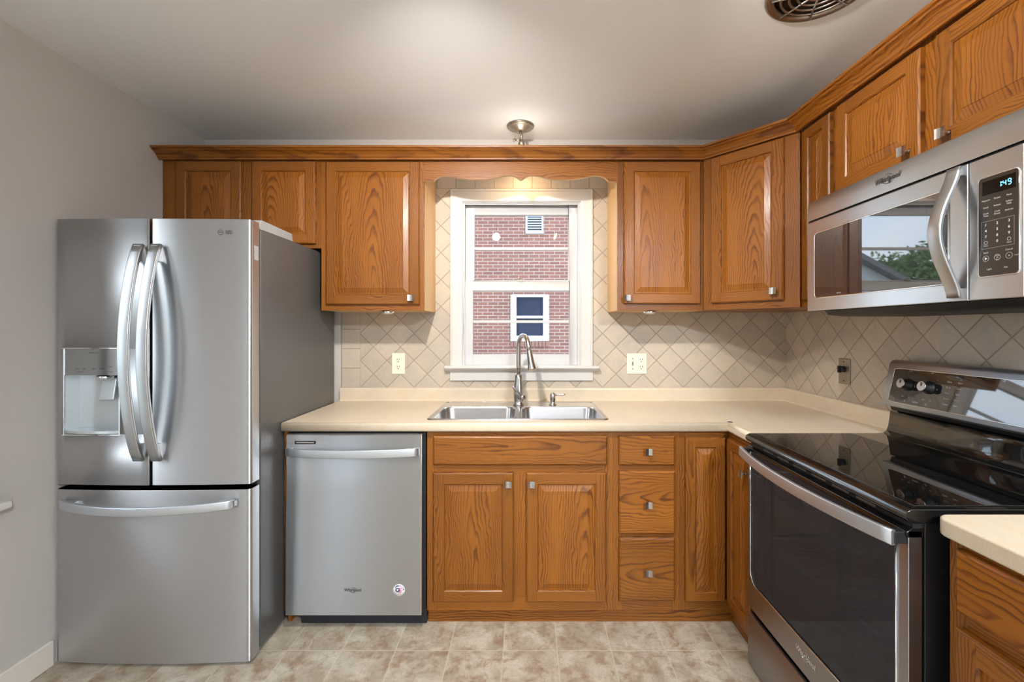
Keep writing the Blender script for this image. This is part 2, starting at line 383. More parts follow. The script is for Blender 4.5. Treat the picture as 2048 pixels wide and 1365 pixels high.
def mark(o, label=None, cat=None, group=None, kind=None):
    if label: o['label'] = label
    if cat: o['category'] = cat
    if group: o['group'] = group
    if kind: o['kind'] = kind
    return o
def thing(name, label, cat, loc=(0, 0, 0), rz=0, group=None, kind='thing'):
    o = bpy.data.objects.new(name, None); COL.objects.link(o); o.empty_display_size = .1
    o.location = loc; o.rotation_euler = (0, 0, rz); return mark(o, label, cat, group, kind)
def put(name, mb, mats, parent=None, local=False, bevel=0, seg=2, label=None, recalc=True):
    """one mesh object; coordinates are world ones unless local (then the parent's own)"""
    if not isinstance(mats, (list, tuple)): mats = [mats]
    off = Vector((0, 0, 0))
    if parent is not None and not local:
        p = parent
        while p is not None: off += Vector(p.location); p = p.parent
    if parent is not None and local:
        off = Vector((0, 0, 0))
    lo = Vector([min(v[i] for v in mb.v) for i in range(3)]); hi = Vector([max(v[i] for v in mb.v) for i in range(3)])
    c = (lo+hi)/2
    me = bpy.data.meshes.new(name); me.from_pydata([tuple(Vector(v)-c) for v in mb.v], [], mb.f)
    for mt in mats: me.materials.append(mt)
    for p, mi, sm in zip(me.polygons, mb.m, mb.sm): p.material_index = mi; p.use_smooth = sm
    if recalc:
        import bmesh
        b = bmesh.new(); b.from_mesh(me); bmesh.ops.remove_doubles(b, verts=b.verts, dist=1e-5)
        bmesh.ops.recalc_face_normals(b, faces=b.faces); b.to_mesh(me); b.free()
    o = bpy.data.objects.new(name, me); COL.objects.link(o)
    o.location = c - off
    if parent is not None: o.parent = parent
    if bevel:
        bv = o.modifiers.new('bevel', 'BEVEL'); bv.width = bevel; bv.segments = seg; bv.limit_method = 'ANGLE'; bv.angle_limit = math.radians(50)
        bv.harden_normals = True
        for p in me.polygons: p.use_smooth = True
    if label: o['label'] = label
    return o
def sub(name, mb, mats, parent, frame, **kw):
    """child of a part; coordinates given in the frame of the thing (local)"""
    o = put(name, mb, mats, None, **kw); o.location = Vector(o.location) - Vector(frame); o.parent = parent; return o
def struct(name, mb, mats, **kw): return mark(put(name, mb, mats, **kw), kind='structure')
def rrect(x0, x1, y0, y1, r, n=6):
    out = []
    for cx, cy, a0 in ((x1-r, y1-r, 0), (x0+r, y1-r, PI/2), (x0+r, y0+r, PI), (x1-r, y0+r, 3*PI/2)):
        for k in range(n+1):
            a = a0 + k*PI/2/n; out.append((cx+r*math.cos(a), cy+r*math.sin(a)))
    return out

# ------------------------------------------------------------------ room shell
XL, XR, ZC, YB = -1.883, 1.515, 2.438, -6.2
struct('floor', MB().box(XL-.12, XR+.12, YB-.12, .14, -.08, 0), FLOORM)
struct('ceiling', MB().box(XL-.12, XR+.12, YB-.12, .14, ZC, ZC+.1), CEILP)
WX0, WX1, WZ0, WZ1 = -.386, .318, 1.105, 2.08       # kitchen window opening
def holed(axis, a0, a1, fixed0, fixed1, holes):
    mb = MB(); xs = sorted({a0, a1, *[h[0] for h in holes], *[h[1] for h in holes]}); zs = sorted({0, ZC, *[h[2] for h in holes], *[h[3] for h in holes]})
    for i in range(len(xs)-1):
        for j in range(len(zs)-1):
            cx, cz = (xs[i]+xs[i+1])/2, (zs[j]+zs[j+1])/2
            if any(h[0] < cx < h[1] and h[2] < cz < h[3] for h in holes): continue
            if axis == 'x': mb.box(xs[i], xs[i+1], fixed0, fixed1, zs[j], zs[j+1])
            else: mb.box(fixed0, fixed1, xs[i], xs[i+1], zs[j], zs[j+1])
    return mb
struct('wall_back', holed('x', XL, XR, 0, .14, [(WX0, WX1, WZ0, WZ1)]), WALLP)
LW = (Y(1.02), Y(1.515), .72, 2.05)          # window over the table, left wall
LD = (Y(-1.3), Y(-.28), .06, 2.05)         # tall window farther behind, left wall
struct('wall_left', holed('y', YB, .14, XL-.12, XL, [LW, LD]), WALLP)
BW = (Y(-3.0), Y(-1.5), .25, 2.08)         # unseen wide window added in the right wall for extra daylight
struct('wall_right', holed('y', YB, .14, XR, XR+.12, [BW]), WALLP)
struct('wall_front', holed('x', XL, XR, YB-.12, YB, []), WALLP)
struct('baseboard_left', MB().box(XL, XL+.014, YB, Y(1.78), 0, .10), BASEP, bevel=.004)

def simple_window(idx, axis, fix, a0, a1, z0, z1, face):
    # casing on the room side + sash bars + pane; face=+1/-1 direction into the room
    r = bpy.data.objects.new('window_%d' % idx, None); COL.objects.link(r); mark(r, kind='structure')
    r.location = (fix, (a0+a1)/2, z0) if axis == 'y' else ((a0+a1)/2, fix, z0)
    def bx(mb, p0, p1, q0, q1, zz0, zz1):
        if axis == 'y': mb.box(min(p0, p1), max(p0, p1), q0, q1, zz0, zz1)
        else: mb.box(q0, q1, min(p0, p1), max(p0, p1), zz0, zz1)
    t = fix + face*.02; cw = .055
    mb = MB()
    bx(mb, fix, t, a0-cw, a0, z0, z1+cw); bx(mb, fix, t, a1, a1+cw, z0, z1+cw); bx(mb, fix, t, a0, a1, z1, z1+cw); bx(mb, fix, t, a0-cw, a1+cw, z0-.10, z0-.025)
    put('window_casing', mb, WHITE, r, bevel=.004)
    mb = MB(); bx(mb, fix-face*.1, fix+face*.06, a0-cw-.030, a1+cw+.030, z0-.025, z0+.002)
    put('window_sill', mb, WHITE, r, bevel=.008)
    o = fix - face*.06; mb = MB(); f = .045; zm = (z0+z1)/2
    for (q0, q1, u0, u1) in ((a0, a0+f, z0, z1), (a1-f, a1, z0, z1), (a0+f, a1-f, z0, z0+f+.01), (a0+f, a1-f, z1-f, z1), (a0+f, a1-f, zm-.02, zm+.02)):
        bx(mb, o-.018, o+.018, q0, q1, u0, u1)
    put('window_sash', mb, WHITE, r, bevel=.003)
    mb = MB(); bx(mb, o-.002, o+.002, a0+f, a1-f, z0+f, zm-.02); bx(mb, o-.002, o+.002, a0+f, a1-f, zm+.02, z1-f)
    put('window_pane', mb, PANE, r)
simple_window(2, 'y', XL, *LW, 1)
simple_window(3, 'y', XL, *LD, 1)
simple_window(4, 'y', XR, *BW, -1)

# ---- kitchen window
def kitchen_window():
    r = bpy.data.objects.new('window_1', None); COL.objects.link(r); mark(r, kind='structure'); r.location = (-.034, 0, WZ0)
    x0, x1, z1 = -.446, .382, 2.142
    mb = MB(); cw = .070
    prof = [(0, 0), (0, -.021), (.004, -.024), (.010, -.0235), (.013, -.019), (.058, -.0165), (.066, -.015), (cw, -.010), (cw, 0)]   # (inward, y)
    def side(px, sgn): mb.loft([[(px+sgn*a, y, 1.112) for a, y in prof], [(px+sgn*a, y, z1-a) for a, y in prof]], 0, False, True, True, True)
    side(x0, 1); side(x1, -1)
    mb.loft([[(x0+a, y, z1-a) for a, y in prof], [(x1-a, y, z1-a) for a, y in prof]], 0, False, True)
    put('window_casing', mb, WHITE, r)
    mb = MB(); mb.box(x0-.001, x1+.001, -.022, 0, 1.03, 1.084)
    put('window_apron', mb, WHITE, r, bevel=.003)
    sp = [(.03, 1.118), (.03, 1.088), (-.02, 1.082), (-.032, 1.086), (-.040, 1.094), (-.052, 1.098), (-.058, 1.108), (-.054, 1.116), (-.045, 1.119)]
    put('window_stool', MB().prism(sp, 'x', x0-.028, x1+.030), WHITE, r, bevel=.002)
    # jamb liner
    mb = MB(); jx0, jx1 = WX0, WX1
    mb.box(jx0, jx0+.012, -.004, .135, WZ0, WZ1); mb.box(jx1-.012, jx1, -.004, .135, WZ0, WZ1); mb.box(jx0+.012, jx1-.012, -.004, .135, WZ1-.012, WZ1); mb.box(jx0+.012, jx1-.012, .0, .16, WZ0, WZ0+.012)
    mb.box(jx0+.012, jx0+.022, .0, .012, WZ0+.012, WZ1-.012); mb.box(jx1-.022, jx1-.012, .0, .012, WZ0+.012, WZ1-.012); mb.box(jx0+.022, jx1-.022, 0, .012, WZ1-.022, WZ1-.012)
    put('window_jamb', mb, SASH, r, bevel=.0015)
    def sash(z0, z1, yc, gx0, gx1, gz0, gz1, mz, name):
        mb = MB(); a0, a1 = jx0+.013, jx1-.013; t = .017
        mb.box(a0, gx0, yc-t, yc+t, z0, z1); mb.box(gx1, a1, yc-t, yc+t, z0, z1); mb.box(gx0, gx1, yc-t, yc+t, z0, gz0); mb.box(gx0, gx1, yc-t, yc+t, gz1, z1)
        mb.box(gx0, gx1, yc-.010, yc+.010, mz-.008, mz+.008)
        s = put(name, mb, SASH, r, bevel=.002)
        g = MB().box(gx0-.004, gx1+.004, yc+.002, yc+.005, gz0-.004, gz1+.004)
        gl = put('window_pane', g, PANE, None); gl.location = Vector(gl.location)-Vector(s.location)-Vector(r.location); gl.parent = s
        return s
    sash(1.118, 1.613, .033, -.319, .249, 1.180, 1.556, 1.374, 'lower_sash')
    us = sash(1.585, 2.066, .070, -.314, .247, 1.622, 2.012, 1.812, 'upper_sash')
    # storm window frame outside
    mb = MB(); ys = .118
    mb.box(-.372, -.336, ys-.008, ys+.008, 1.118, 2.066); mb.box(.268, .304, ys-.008, ys+.008, 1.118, 2.066)
    mb.box(-.336, .268, ys-.008, ys+.008, 1.118, 1.150); mb.box(-.336, .268, ys-.008, ys+.008, 2.036, 2.066); mb.box(-.336, .268, ys-.008, ys+.008, 1.575, 1.605)
    put('storm_frame', mb, SASH, r, bevel=.001)
    mb = MB(); mb.box(-.052, -.016, .012, .034, 1.613, 1.618); mb.lathe([(.010, 0), (.011, .003), (.008, .012), (.003, .014)], (-.034, .022, 1.618), seg=16); mb.tube([(-.034, .022, 1.628), (-.05, .012, 1.632)], .003, 8)
    put('sash_lock', mb, BRONZE, r)
kitchen_window()

# ------------------------------------------------------------------ tile backsplash
def backsplash():
    mb = MB(); y0, y1 = -.008, -.0005
    mb.box(-1.082, -.446, y0, y1, .985, 1.45); mb.box(.382, XR-.0005, y0, y1, .985, 1.45); mb.box(-.446, .382, y0, y1, .985, 1.030)
    mb.box(-.545, -.446, y0, y1, 1.45, 2.26); mb.box(.382, .480, y0, y1, 1.45, 2.26); mb.box(-.446, .382, y0, y1, 2.142, 2.26)
    mark(put('tile_backsplash', mb, TILEB, None), 'beige stone tile laid on the diagonal around the window above the sink', 'backsplash', 'tile backsplashes', 'thing')
    mb = MB().box(XR-.008, XR-.0005, Y(.35), -.0085, .985, 1.46)
    mark(put('tile_backsplash', mb, TILER, None), 'greyer diagonal tile on the side wall behind the range and its controls', 'backsplash', 'tile backsplashes', 'thing')
backsplash()

# ------------------------------------------------------------------ cabinet kit
def knob_mb(x, y, z):
    mb = MB()
    mb.lathe([(.0075, 0), (.0055, -.004), (.005, -.014), (.007, -.018)], (x, y, z), 'y', 16)
    n = 7; W = .0148; rings = []
    pts = [(x - W + 2*W*i/(n-1), y - .019 - .0045*abs(2*i/(n-1)-1)**1.6, z) for i in range(n)]
    rings = [[(p[0], p[1]-.0045, z-W), (p[0], p[1]-.0045, z+W), (p[0], p[1], z+W), (p[0], p[1], z-W)] for p in pts]
    mb.loft(rings, 0, False, True, True, True)
    return mb
def door_mb(x0, x1, z0, z1, y=0, t=.019, stile=.052, ob=.005):
    mb = MB()
    def ring(i, yy): return [(x0+i, yy, z0+i), (x1-i, yy, z0+i), (x1-i, yy, z1-i), (x0+i, yy, z1-i)]
    f = y - t
    b = ring(0, y); a = ring(0, f+ob); o = ring(ob, f)
    def quads(r1, r2, mats, sm=False):
        for i in range(4):
            j = (i+1) % 4; mb.face([r1[i], r1[j], r2[j], r2[i]], mats[i], sm)
    HV = (1, 0, 1, 0); PP = (2, 2, 2, 2)
    quads(b, a, HV); quads(a, o, HV)
    s = stile; si = s - .004
    X0, X1, Z0, Z1 = x0+ob, x1-ob, z0+ob, z1-ob; I0, I1, J0, J1 = x0+si, x1-si, z0+si, z1-si
    mb.face([(X0, f, Z0), (I0, f, Z0), (I0, f, Z1), (X0, f, Z1)], 0); mb.face([(I1, f, Z0), (X1, f, Z0), (X1, f, Z1), (I1, f, Z1)], 0)
    mb.face([(I0, f, Z0), (I1, f, Z0), (I1, f, J0), (I0, f, J0)], 1); mb.face([(I0, f, J1), (I1, f, J1), (I1, f, Z1), (I0, f, Z1)], 1)
    r0 = ring(si, f); r1 = ring(s, f+.0045); r2 = ring(s+.001, f+.009); r3 = ring(s+.006, f+.009); r4 = ring(s+.030, f+.002); r5 = ring(s+.031, f+.0005)
    quads(r0, r1, HV); quads(r1, r2, HV); quads(r2, r3, PP); quads(r3, r4, PP); quads(r4, r5, PP); mb.face(r5, 2)
    mb.face(list(reversed(b)), 0)
    return mb
def slab_mb(x0, x1, z0, z1, y=0, t=.019, ob=.007):
    mb = MB(); f = y - t
    def ring(i, yy): return [(x0+i, yy, z0+i), (x1-i, yy, z0+i), (x1-i, yy, z1-i), (x0+i, yy, z1-i)]
    rs = [ring(0, y), ring(0, f+.006), ring(.003, f+.003), ring(ob, f)]
    for r1, r2 in zip(rs, rs[1:]):
        for i in range(4): j = (i+1) % 4; mb.face([r1[i], r1[j], r2[j], r2[i]])
    mb.face(rs[-1]); mb.face(list(reversed(rs[0]))); return mb
DM = [OAKV, OAKH, OAKP]
KNOBLABEL = 'square satin nickel knob'
def cabinet(name, label, cat, loc, rz, w, h, depth, doors=(), drawers=(), group=None, frame_in=.012, body=None, bodymat=None, stile=.052, extra_open=()):
    """local frame: x to the right, -y towards the room, origin at the lower left of the face"""
    t = thing(name, label, cat, loc, rz, group)
    body = body or [(0, w), (.019, depth)]
    mb = MB(); mb.box(body[0][0], body[0][1], body[1][0], body[1][1], 0, h)
    put('carcass', mb, bodymat or MAPLE, t, local=True)
    ops = [(d[0]+frame_in, d[1]-frame_in, d[2]+frame_in, d[3]-frame_in) for d in list(doors)+list(drawers)]
    xs = sorted({0, w, *[o[0] for o in ops], *[o[1] for o in ops]}); zs = sorted({0, h, *[o[2] for o in ops], *[o[3] for o in ops]})
    mb = MB()
    for i in range(len(xs)-1):
        cx = (xs[i]+xs[i+1])/2
        covered = any(o[0] < cx < o[1] for o in ops)
        if not covered: mb.box(xs[i], xs[i+1], 0, .0189, 0, h, 0); continue
        for j in range(len(zs)-1):
            cz = (zs[j]+zs[j+1])/2
            if any(o[0] < cx < o[1] and o[2] < cz < o[3] for o in ops): continue
            mb.box(xs[i], xs[i+1], 0, .0189, zs[j], zs[j+1], 0 if (zs[j+1]-zs[j]) > 1.5*(xs[i+1]-xs[i]) else 1)
    put('face_frame', mb, [OAKV, OAKH], t, local=True)
    def knob(par, k):
        if k: sub('knob', knob_mb(k[0], -.019-.001, k[1]), NICKEL, par, par.location)
    for d in doors:
        o = put('door', door_mb(*d[:4], y=-.001, stile=min(stile, (d[1]-d[0])*.27)), DM, t, local=True); knob(o, d[4])
    for d in drawers:
        o = put('drawer', slab_mb(*d[:4], y=-.001), OAKD, t, local=True); knob(o, d[4])
    return t

# uppers on the window wall; face plane y=-.305
FY = -.305; UB = 1.427; UT = 2.215
Z = lambda z: z-UB
cabinet('upper_cabinet', 'short oak two-door cabinet above the refrigerator', 'cabinet', (XL+.001, FY, 1.748), 0, XL*-1-1.063, UT-1.748, .295,
    doors=[(.080, .413, .021, .444, None), (.469, .795, .021, .444, None)], group='oak wall cabinets', bodymat=OAKV)
cb = cabinet('upper_cabinet', 'oak single-door wall cabinet between refrigerator and window, bold arched grain', 'cabinet', (-1.062, FY, UB), 0, .529, UT-UB, .295,
    doors=[(.030, .509, .030, .763, (.509-.038, .062))], group='oak wall cabinets')
cc = cabinet('upper_cabinet', 'oak single-door wall cabinet just right of the window', 'cabinet', (.469, FY, UB), 0, .4525, UT-UB, .295,
    doors=[(.030, .422, .034, .763, (.040, .062))], group='oak wall cabinets')
# diagonal corner
dx, dy = 1.215-.922, -(1.991-2.326); ang = -math.atan2(.335, .293); L = math.hypot(.293, .335)
def corner_upper():
    t = thing('corner_upper_cabinet', 'oak wall cabinet set diagonally in the corner, one tall door', 'cabinet', (.922, FY, UB), ang, 'oak wall cabinets')
    h = UT-UB
    ca, sa = math.cos(ang), math.sin(ang)
    def loc(x, y): return (ca*(x-.922)+sa*(y-FY), -sa*(x-.922)+ca*(y-FY))
    poly = [loc(.9225, FY+.014), loc(.9225, -.010), loc(XR-.010, -.010), loc(XR-.010, Y(1.992)), loc(1.215+.014, Y(1.992)), ]
    poly = [(p[0], max(p[1], .0)) for p in poly]
    poly = [(p[0], p[1]) for p in poly]
    put('carcass', MB().prism(poly, 'z', .0, h), OAKH, t, local=True)
    mb = MB(); a, b = .046, L-.062
    mb.box(.001, a+.012, -.019, -.0005, 0, h, 0); mb.box(b-.012, L-.001, -.019, -.0005, 0, h, 0); mb.box(a+.012, b-.012, -.019, -.0005, 0, .045, 1); mb.box(a+.012, b-.012, -.019, -.0005, .752, h, 1)
    put('face_frame', mb, [OAKV, OAKH], t, local=True)
    o = put('door', door_mb(a, b, .034, .763, y=-.0195), DM, t, local=True)
    sub('knob', knob_mb(b-.035, -.0395, .075), NICKEL, o, o.location)
corner_upper()
# uppers on the right wall: local x runs towards the camera
RZ = -PI/2
FX = 1.215
cabinet('upper_cabinet', 'narrow oak wall cabinet squeezed between corner cabinet and microwave', 'cabinet', (FX, Y(1.990), UB), RZ, .215, UT-UB, .290,
    doors=[(.028, .228-.02, .030, .763, None)], group='oak wall cabinets', stile=.045)
cabinet('upper_cabinet', 'short oak two-door cabinet mounted over the microwave', 'cabinet', (FX, Y(1.7745), 1.832), RZ, .815, UT-1.832, .290,
    doors=[(.035, .402, .022, .358, (.402-.036, .055)), (.454, .79, .022, .358, (.454+.045, .055))], group='oak wall cabinets')

# crown moulding along the cabinet tops
def crown():
    prof = [(.0, 2.196), (.010, 2.196), (.012, 2.203), (.018, 2.207), (.024, 2.216), (.036, 2.226), (.048, 2.231), (.052, 2.236), (.060, 2.238), (.061, 2.248), (.0, 2.248)]
    path = [Vector((XL+.001, FY)), Vector((.922-.012, FY)), Vector((FX-.003, Y(1.991)-.012)), Vector((FX, Y(.96)))]
    path[1] = Vector((.914, FY-.0)); path[2] = Vector((FX-.006, Y(1.985)))
    ns = []
    for a, b in zip(path, path[1:]):
        d = (b-a).normalized(); ns.append(Vector((d.y, -d.x)))
    off = []
    for i in range(len(path)):
        if i == 0: off.append(ns[0])
        elif i == len(path)-1: off.append(ns[-1])
        else:
            m = (ns[i-1]+ns[i]).normalized(); off.append(m/ m.dot(ns[i]))
    base = .0205
    rings = [[(p.x+o.x*(a+base), p.y+o.y*(a+base), z) for a, z in prof] for p, o in zip(path, off)]
    t = thing('crown_molding', 'oak crown molding running along the tops of all wall cabinets', 'molding', (0, FY, 2.196))
    for r1, r2, m in ((rings[0], rings[1], 0), (rings[1], rings[2], 0), (rings[2], rings[3], 0)):
        pass
    # each run gets its own object so the grain follows it
    for k in range(3):
        a, b = path[k], path[k+1]; an = math.atan2(b.y-a.y, b.x-a.x); ca, sa = math.cos(an), math.sin(an)
        mb = MB()
        R = [[(ca*(v[0]-a.x)+sa*(v[1]-a.y), -sa*(v[0]-a.x)+ca*(v[1]-a.y), v[2]) for v in rr] for rr in (rings[k], rings[k+1])]
        mb.loft(R, 0, False, True, True, True)
        o = put('molding_run', mb, OAKC, None); l = Vector(o.location)
        o.location = Vector((a.x+ca*l.x-sa*l.y, a.y+sa*l.x+ca*l.y, l.z)) - Vector(t.location); o.rotation_euler = (0, 0, an); o.parent = t
crown()

# scalloped valance over the window
def valance():
    t = thing('scalloped_valance', 'oak valance with a scalloped lower edge spanning over the window', 'valance', (0, FY, 2.09))
    key = [(-.5325, 2.094), (-.484, 2.094), (-.480, 2.100), (-.465, 2.113), (-.445, 2.121), (-.425, 2.124), (-.40, 2.123), (-.36, 2.114), (-.30, 2.105), (-.25, 2.103), (-.20, 2.105), (-.16, 2.113), (-.125, 2.122), (-.095, 2.126), (-.075, 2.125), (-.055, 2.116), (-.040, 2.105), (-.031, 2.101)]
    half = key; cx = -.0315
    pts = half + [(2*cx-x, z) for x, z in reversed(half[:-1])]
    poly = pts + [(2*cx+.5325, UT), (-.5325, UT)]
    put('valance_board', MB().prism(poly, 'y', FY+.0005, FY+.019), [OAKH, MAPLE], t)
    o = t.children[0]
    for p in o.data.polygons:
        if p.normal.z < -.3 and abs(p.normal.y) < .5: p.material_index = 1; p.use_smooth = False
valance()
def edge_white():
    pass

# puck lights under the cabinets
for i, (x, lab, lens) in enumerate(((-.735, 'round chrome puck light under the cabinet beside the refrigerator', 1), (.648, 'round chrome puck light under the cabinet right of the window', 1))):
    t = thing('puck_light', lab, 'light', (x, FY+.05, UB-.014), 0, 'puck lights under the wall cabinets')
    put('housing', MB().lathe([(.036, .0138), (.036, .004), (.032, 0), (.026, .0)], (0, 0, 0), 'z', 28), CHROME, t, local=True)
    put('lens', MB().lathe([(.0255, .0), (.020, -.003), (.001, -.0045)], (0, 0, 0), 'z', 24), IVORY, t, local=True)

# ------------------------------------------------------------------ base cabinets
BY = Y(2.02); BZ = .067; BT = .872
bx0 = -.448
def base_run():
    cabinet('base_cabinet', 'oak sink cabinet with a false drawer front over two doors', 'cabinet', (bx0, BY, BZ), 0, .833, BT-BZ, -BY-.03,
        doors=[(.030, .388, .046, .622, (.388-.022, .578)), (.446, .801, .046, .622, (.446+.022, .578))], drawers=[(.030, .806, .656, .786, None)],
        group='oak base cabinets', bodymat=OAKV, body=[(0, .833), (.019, .035)])
    cabinet('base_cabinet', 'narrow oak cabinet with three stacked drawers', 'cabinet', (.3855, BY, BZ), 0, .297, BT-BZ, .5,
        drawers=[(.026, .273, .656, .786, (.150, .722)), (.026, .273, .349, .629, (.150, .487)), (.026, .273, .051, .333, (.150, .186))],
        group='oak base cabinets', bodymat=OAKV)
base_run()
# lazy-susan corner base
def corner_base():
    t = thing('corner_base_cabinet', 'oak corner base cabinet with a folding door pair meeting in the inner corner', 'cabinet', (.683, BY, BZ), 0, 'oak base cabinets')
    h = BT-BZ
    xr = .905; x0 = .683
    mb = MB(); mb.prism([(x0, BY+.019), (xr+.019, BY+.019), (xr+.019, Y(1.792)), (XR-.002, Y(1.792)), (XR-.002, -.03), (x0, -.03)], 'z', BZ, BT)
    put('carcass', mb, OAKV, t)
    mb = MB(); mb.box(x0, x0+.028, BY, BY+.0189, BZ, BT, 0); mb.box(x0+.028, xr+.019, BY, BY+.0189, BT-.035, BT, 1); mb.box(x0+.028, xr+.019, BY, BY+.0189, BZ, BZ+.05, 1)
    mb.box(xr, xr+.0189, Y(1.792), BY-.0002, BT-.035, BT, 1); mb.box(xr, xr+.0189, Y(1.792), BY-.0002, BZ, BZ+.05, 1)
    put('face_frame', mb, [OAKV, OAKH], t)
    z0, z1 = .115, .845
    d1 = put('door', door_mb(.708, .884, z0, z1, y=BY-.001, stile=.044), DM, t)
    # second leaf faces the room from the right-hand run
    e = door_mb(.006, .212, z0, z1, y=0, stile=.044)
    m2 = MB(); m2.f = e.f; m2.m = e.m; m2.sm = e.sm
    m2.v = e.v
    o = put('door', m2, DM, None); l = Vector(o.location); O = Vector((xr-.001, Y(2.003), 0))
    o.location = Vector((O.x+l.y, O.y-l.x, l.z))-Vector(t.location); o.rotation_euler = (0, 0, RZ); o.parent = t
    k = put('knob', knob_mb(.188, -.020, z1-.10), NICKEL, None); k.location = Vector(k.location)-l; k.parent = o
corner_base()
# toe boards
mb = MB().box(bx0, .9455, Y(2.045), Y(2.060), 0, BZ-.0005)
mark(put('toe_board', mb, OAKT), 'long oak toe-kick board with knotty grain under the sink and drawers', 'toe kick', 'toe boards', 'thing')
mb = MB().box(.932, .945, Y(1.792), Y(2.044), 0, BZ-.0005)
mark(put('toe_board', mb, OAKT), 'short oak toe board turning towards the range', 'toe kick', 'toe boards', 'thing')
# end panel left of the dishwasher
mark(put('end_panel', MB().prism([(Y(2.015), .069), (Y(2.015), BT), (-.03, BT), (-.03, 0), (Y(2.045), 0), (Y(2.045), .069)], 'x', -1.086, -1.070), OAKV), 'thin oak end panel between refrigerator and dishwasher', 'panel', None, 'thing')
# near base cabinet (right foreground)
cabinet('base_cabinet', 'oak base cabinet in the near corner beyond the range, one drawer above a door', 'cabinet', (.940, Y(1.000), BZ), RZ, .62, BT-BZ, .56,
    doors=[(.030, .59, .040, .620, (.55, .57))], drawers=[(.030, .59, .656, .790, (.31, .72))], group='oak base cabinets', bodymat=OAKV)
mark(put('toe_board', MB().box(1.0, 1.012, Y(.38), Y(.998), 0, BZ-.0005), OAKT), 'toe board below the near base cabinet', 'toe kick', 'toe boards', 'thing')

# ------------------------------------------------------------------ worktops
CT, CH = .914, .040
def edge_prof(o, s):     # rounded front edge: offset outward o (value at edge), s = inward direction
    return [(o+s*.03, CT), (o+s*.010, CT), (o+s*.004, CT-.0015), (o+s*.001, CT-.006), (o, CT-.014), (o, CT-CH+.008), (o+s*.003, CT-CH+.002), (o+s*.008, CT-CH), (o+s*.03, CT-CH)]
SX0, SX1, SY0, SY1 = -.455, .368, Y(2.062), Y(2.545)      # sink cut-out
def worktop_far():
    t = thing('worktop', 'beige laminate L-shaped worktop with backsplash lip holding the sink', 'worktop', (0, -.3, CT-CH), 0, 'laminate worktops')
    yf, xl, xi, yr = Y(1.991), -1.088, .888, Y(1.790)
    mb = MB(); z0, z1 = CT-CH, CT; yb = -.001
    mb.prism(edge_prof(yf, 1), 'x', xl, xi+.03, 0, True)
    mb.box(xl, SX0, yf+.03, yb, z0, z1); mb.box(SX1, xi+.03, yf+.03, yb, z0, z1)
    mb.box(SX0, SX1, yf+.03, SY0, z0, z1); mb.box(SX0, SX1, SY1, yb, z0, z1)
    mb.box(xi+.03, XR-.001, yr, yb, z0, z1)
    mb.prism(edge_prof(xi, 1), 'y', yr, yf+.032, 0, True)
    o = put('slab', mb, LAM, t)
    for p in o.data.polygons: p.use_smooth = abs(p.normal.z) < .999 and not (abs(p.normal.x) > .999 and p.area > .002) and p.area < .3 and len(p.vertices) == 4 and not (abs(p.normal.y) > .999 and p.area > .05)
    mb = MB(); bz = .990
    pr = [(-.0085, z1), (-.0085, bz), (-.020, bz), (-.0255, bz-.004), (-.027, bz-.012), (-.027, z1+.008), (-.032, z1+.0015), (-.040, z1)]
    mb.prism(pr, 'x', -1.084, XR-.009)
    pr2 = [(XR-.0085+(-1)*0+ (p[0]+.0085), p[1]) for p in pr]
    mb.prism(pr2, 'y', yr, -.0085)
    put('backsplash_lip', mb, LAM, t)
worktop_far()
def worktop_near():
    t = thing('worktop', 'beige laminate worktop end in the near corner beyond the range', 'worktop', (1.2, Y(.7), CT-CH), 0, 'laminate worktops')
    mb = MB(); y0, y1 = Y(.38), Y(1.012); xf = .912
    pts = rrect(xf, XR-.001, y0, y1, .0001, 1)
    r = .03
    poly = [(XR-.001, y0), (XR-.001, y1), (xf+r, y1)] + [(xf+r-r*math.sin(a*PI/12), y1-r+r*math.cos(a*PI/12)) for a in range(1, 7)] + [(xf, y0)]
    mb.prism(poly, 'z', CT-CH, CT)
    put('slab', mb, LAM, t, bevel=.006, seg=3)
worktop_near()

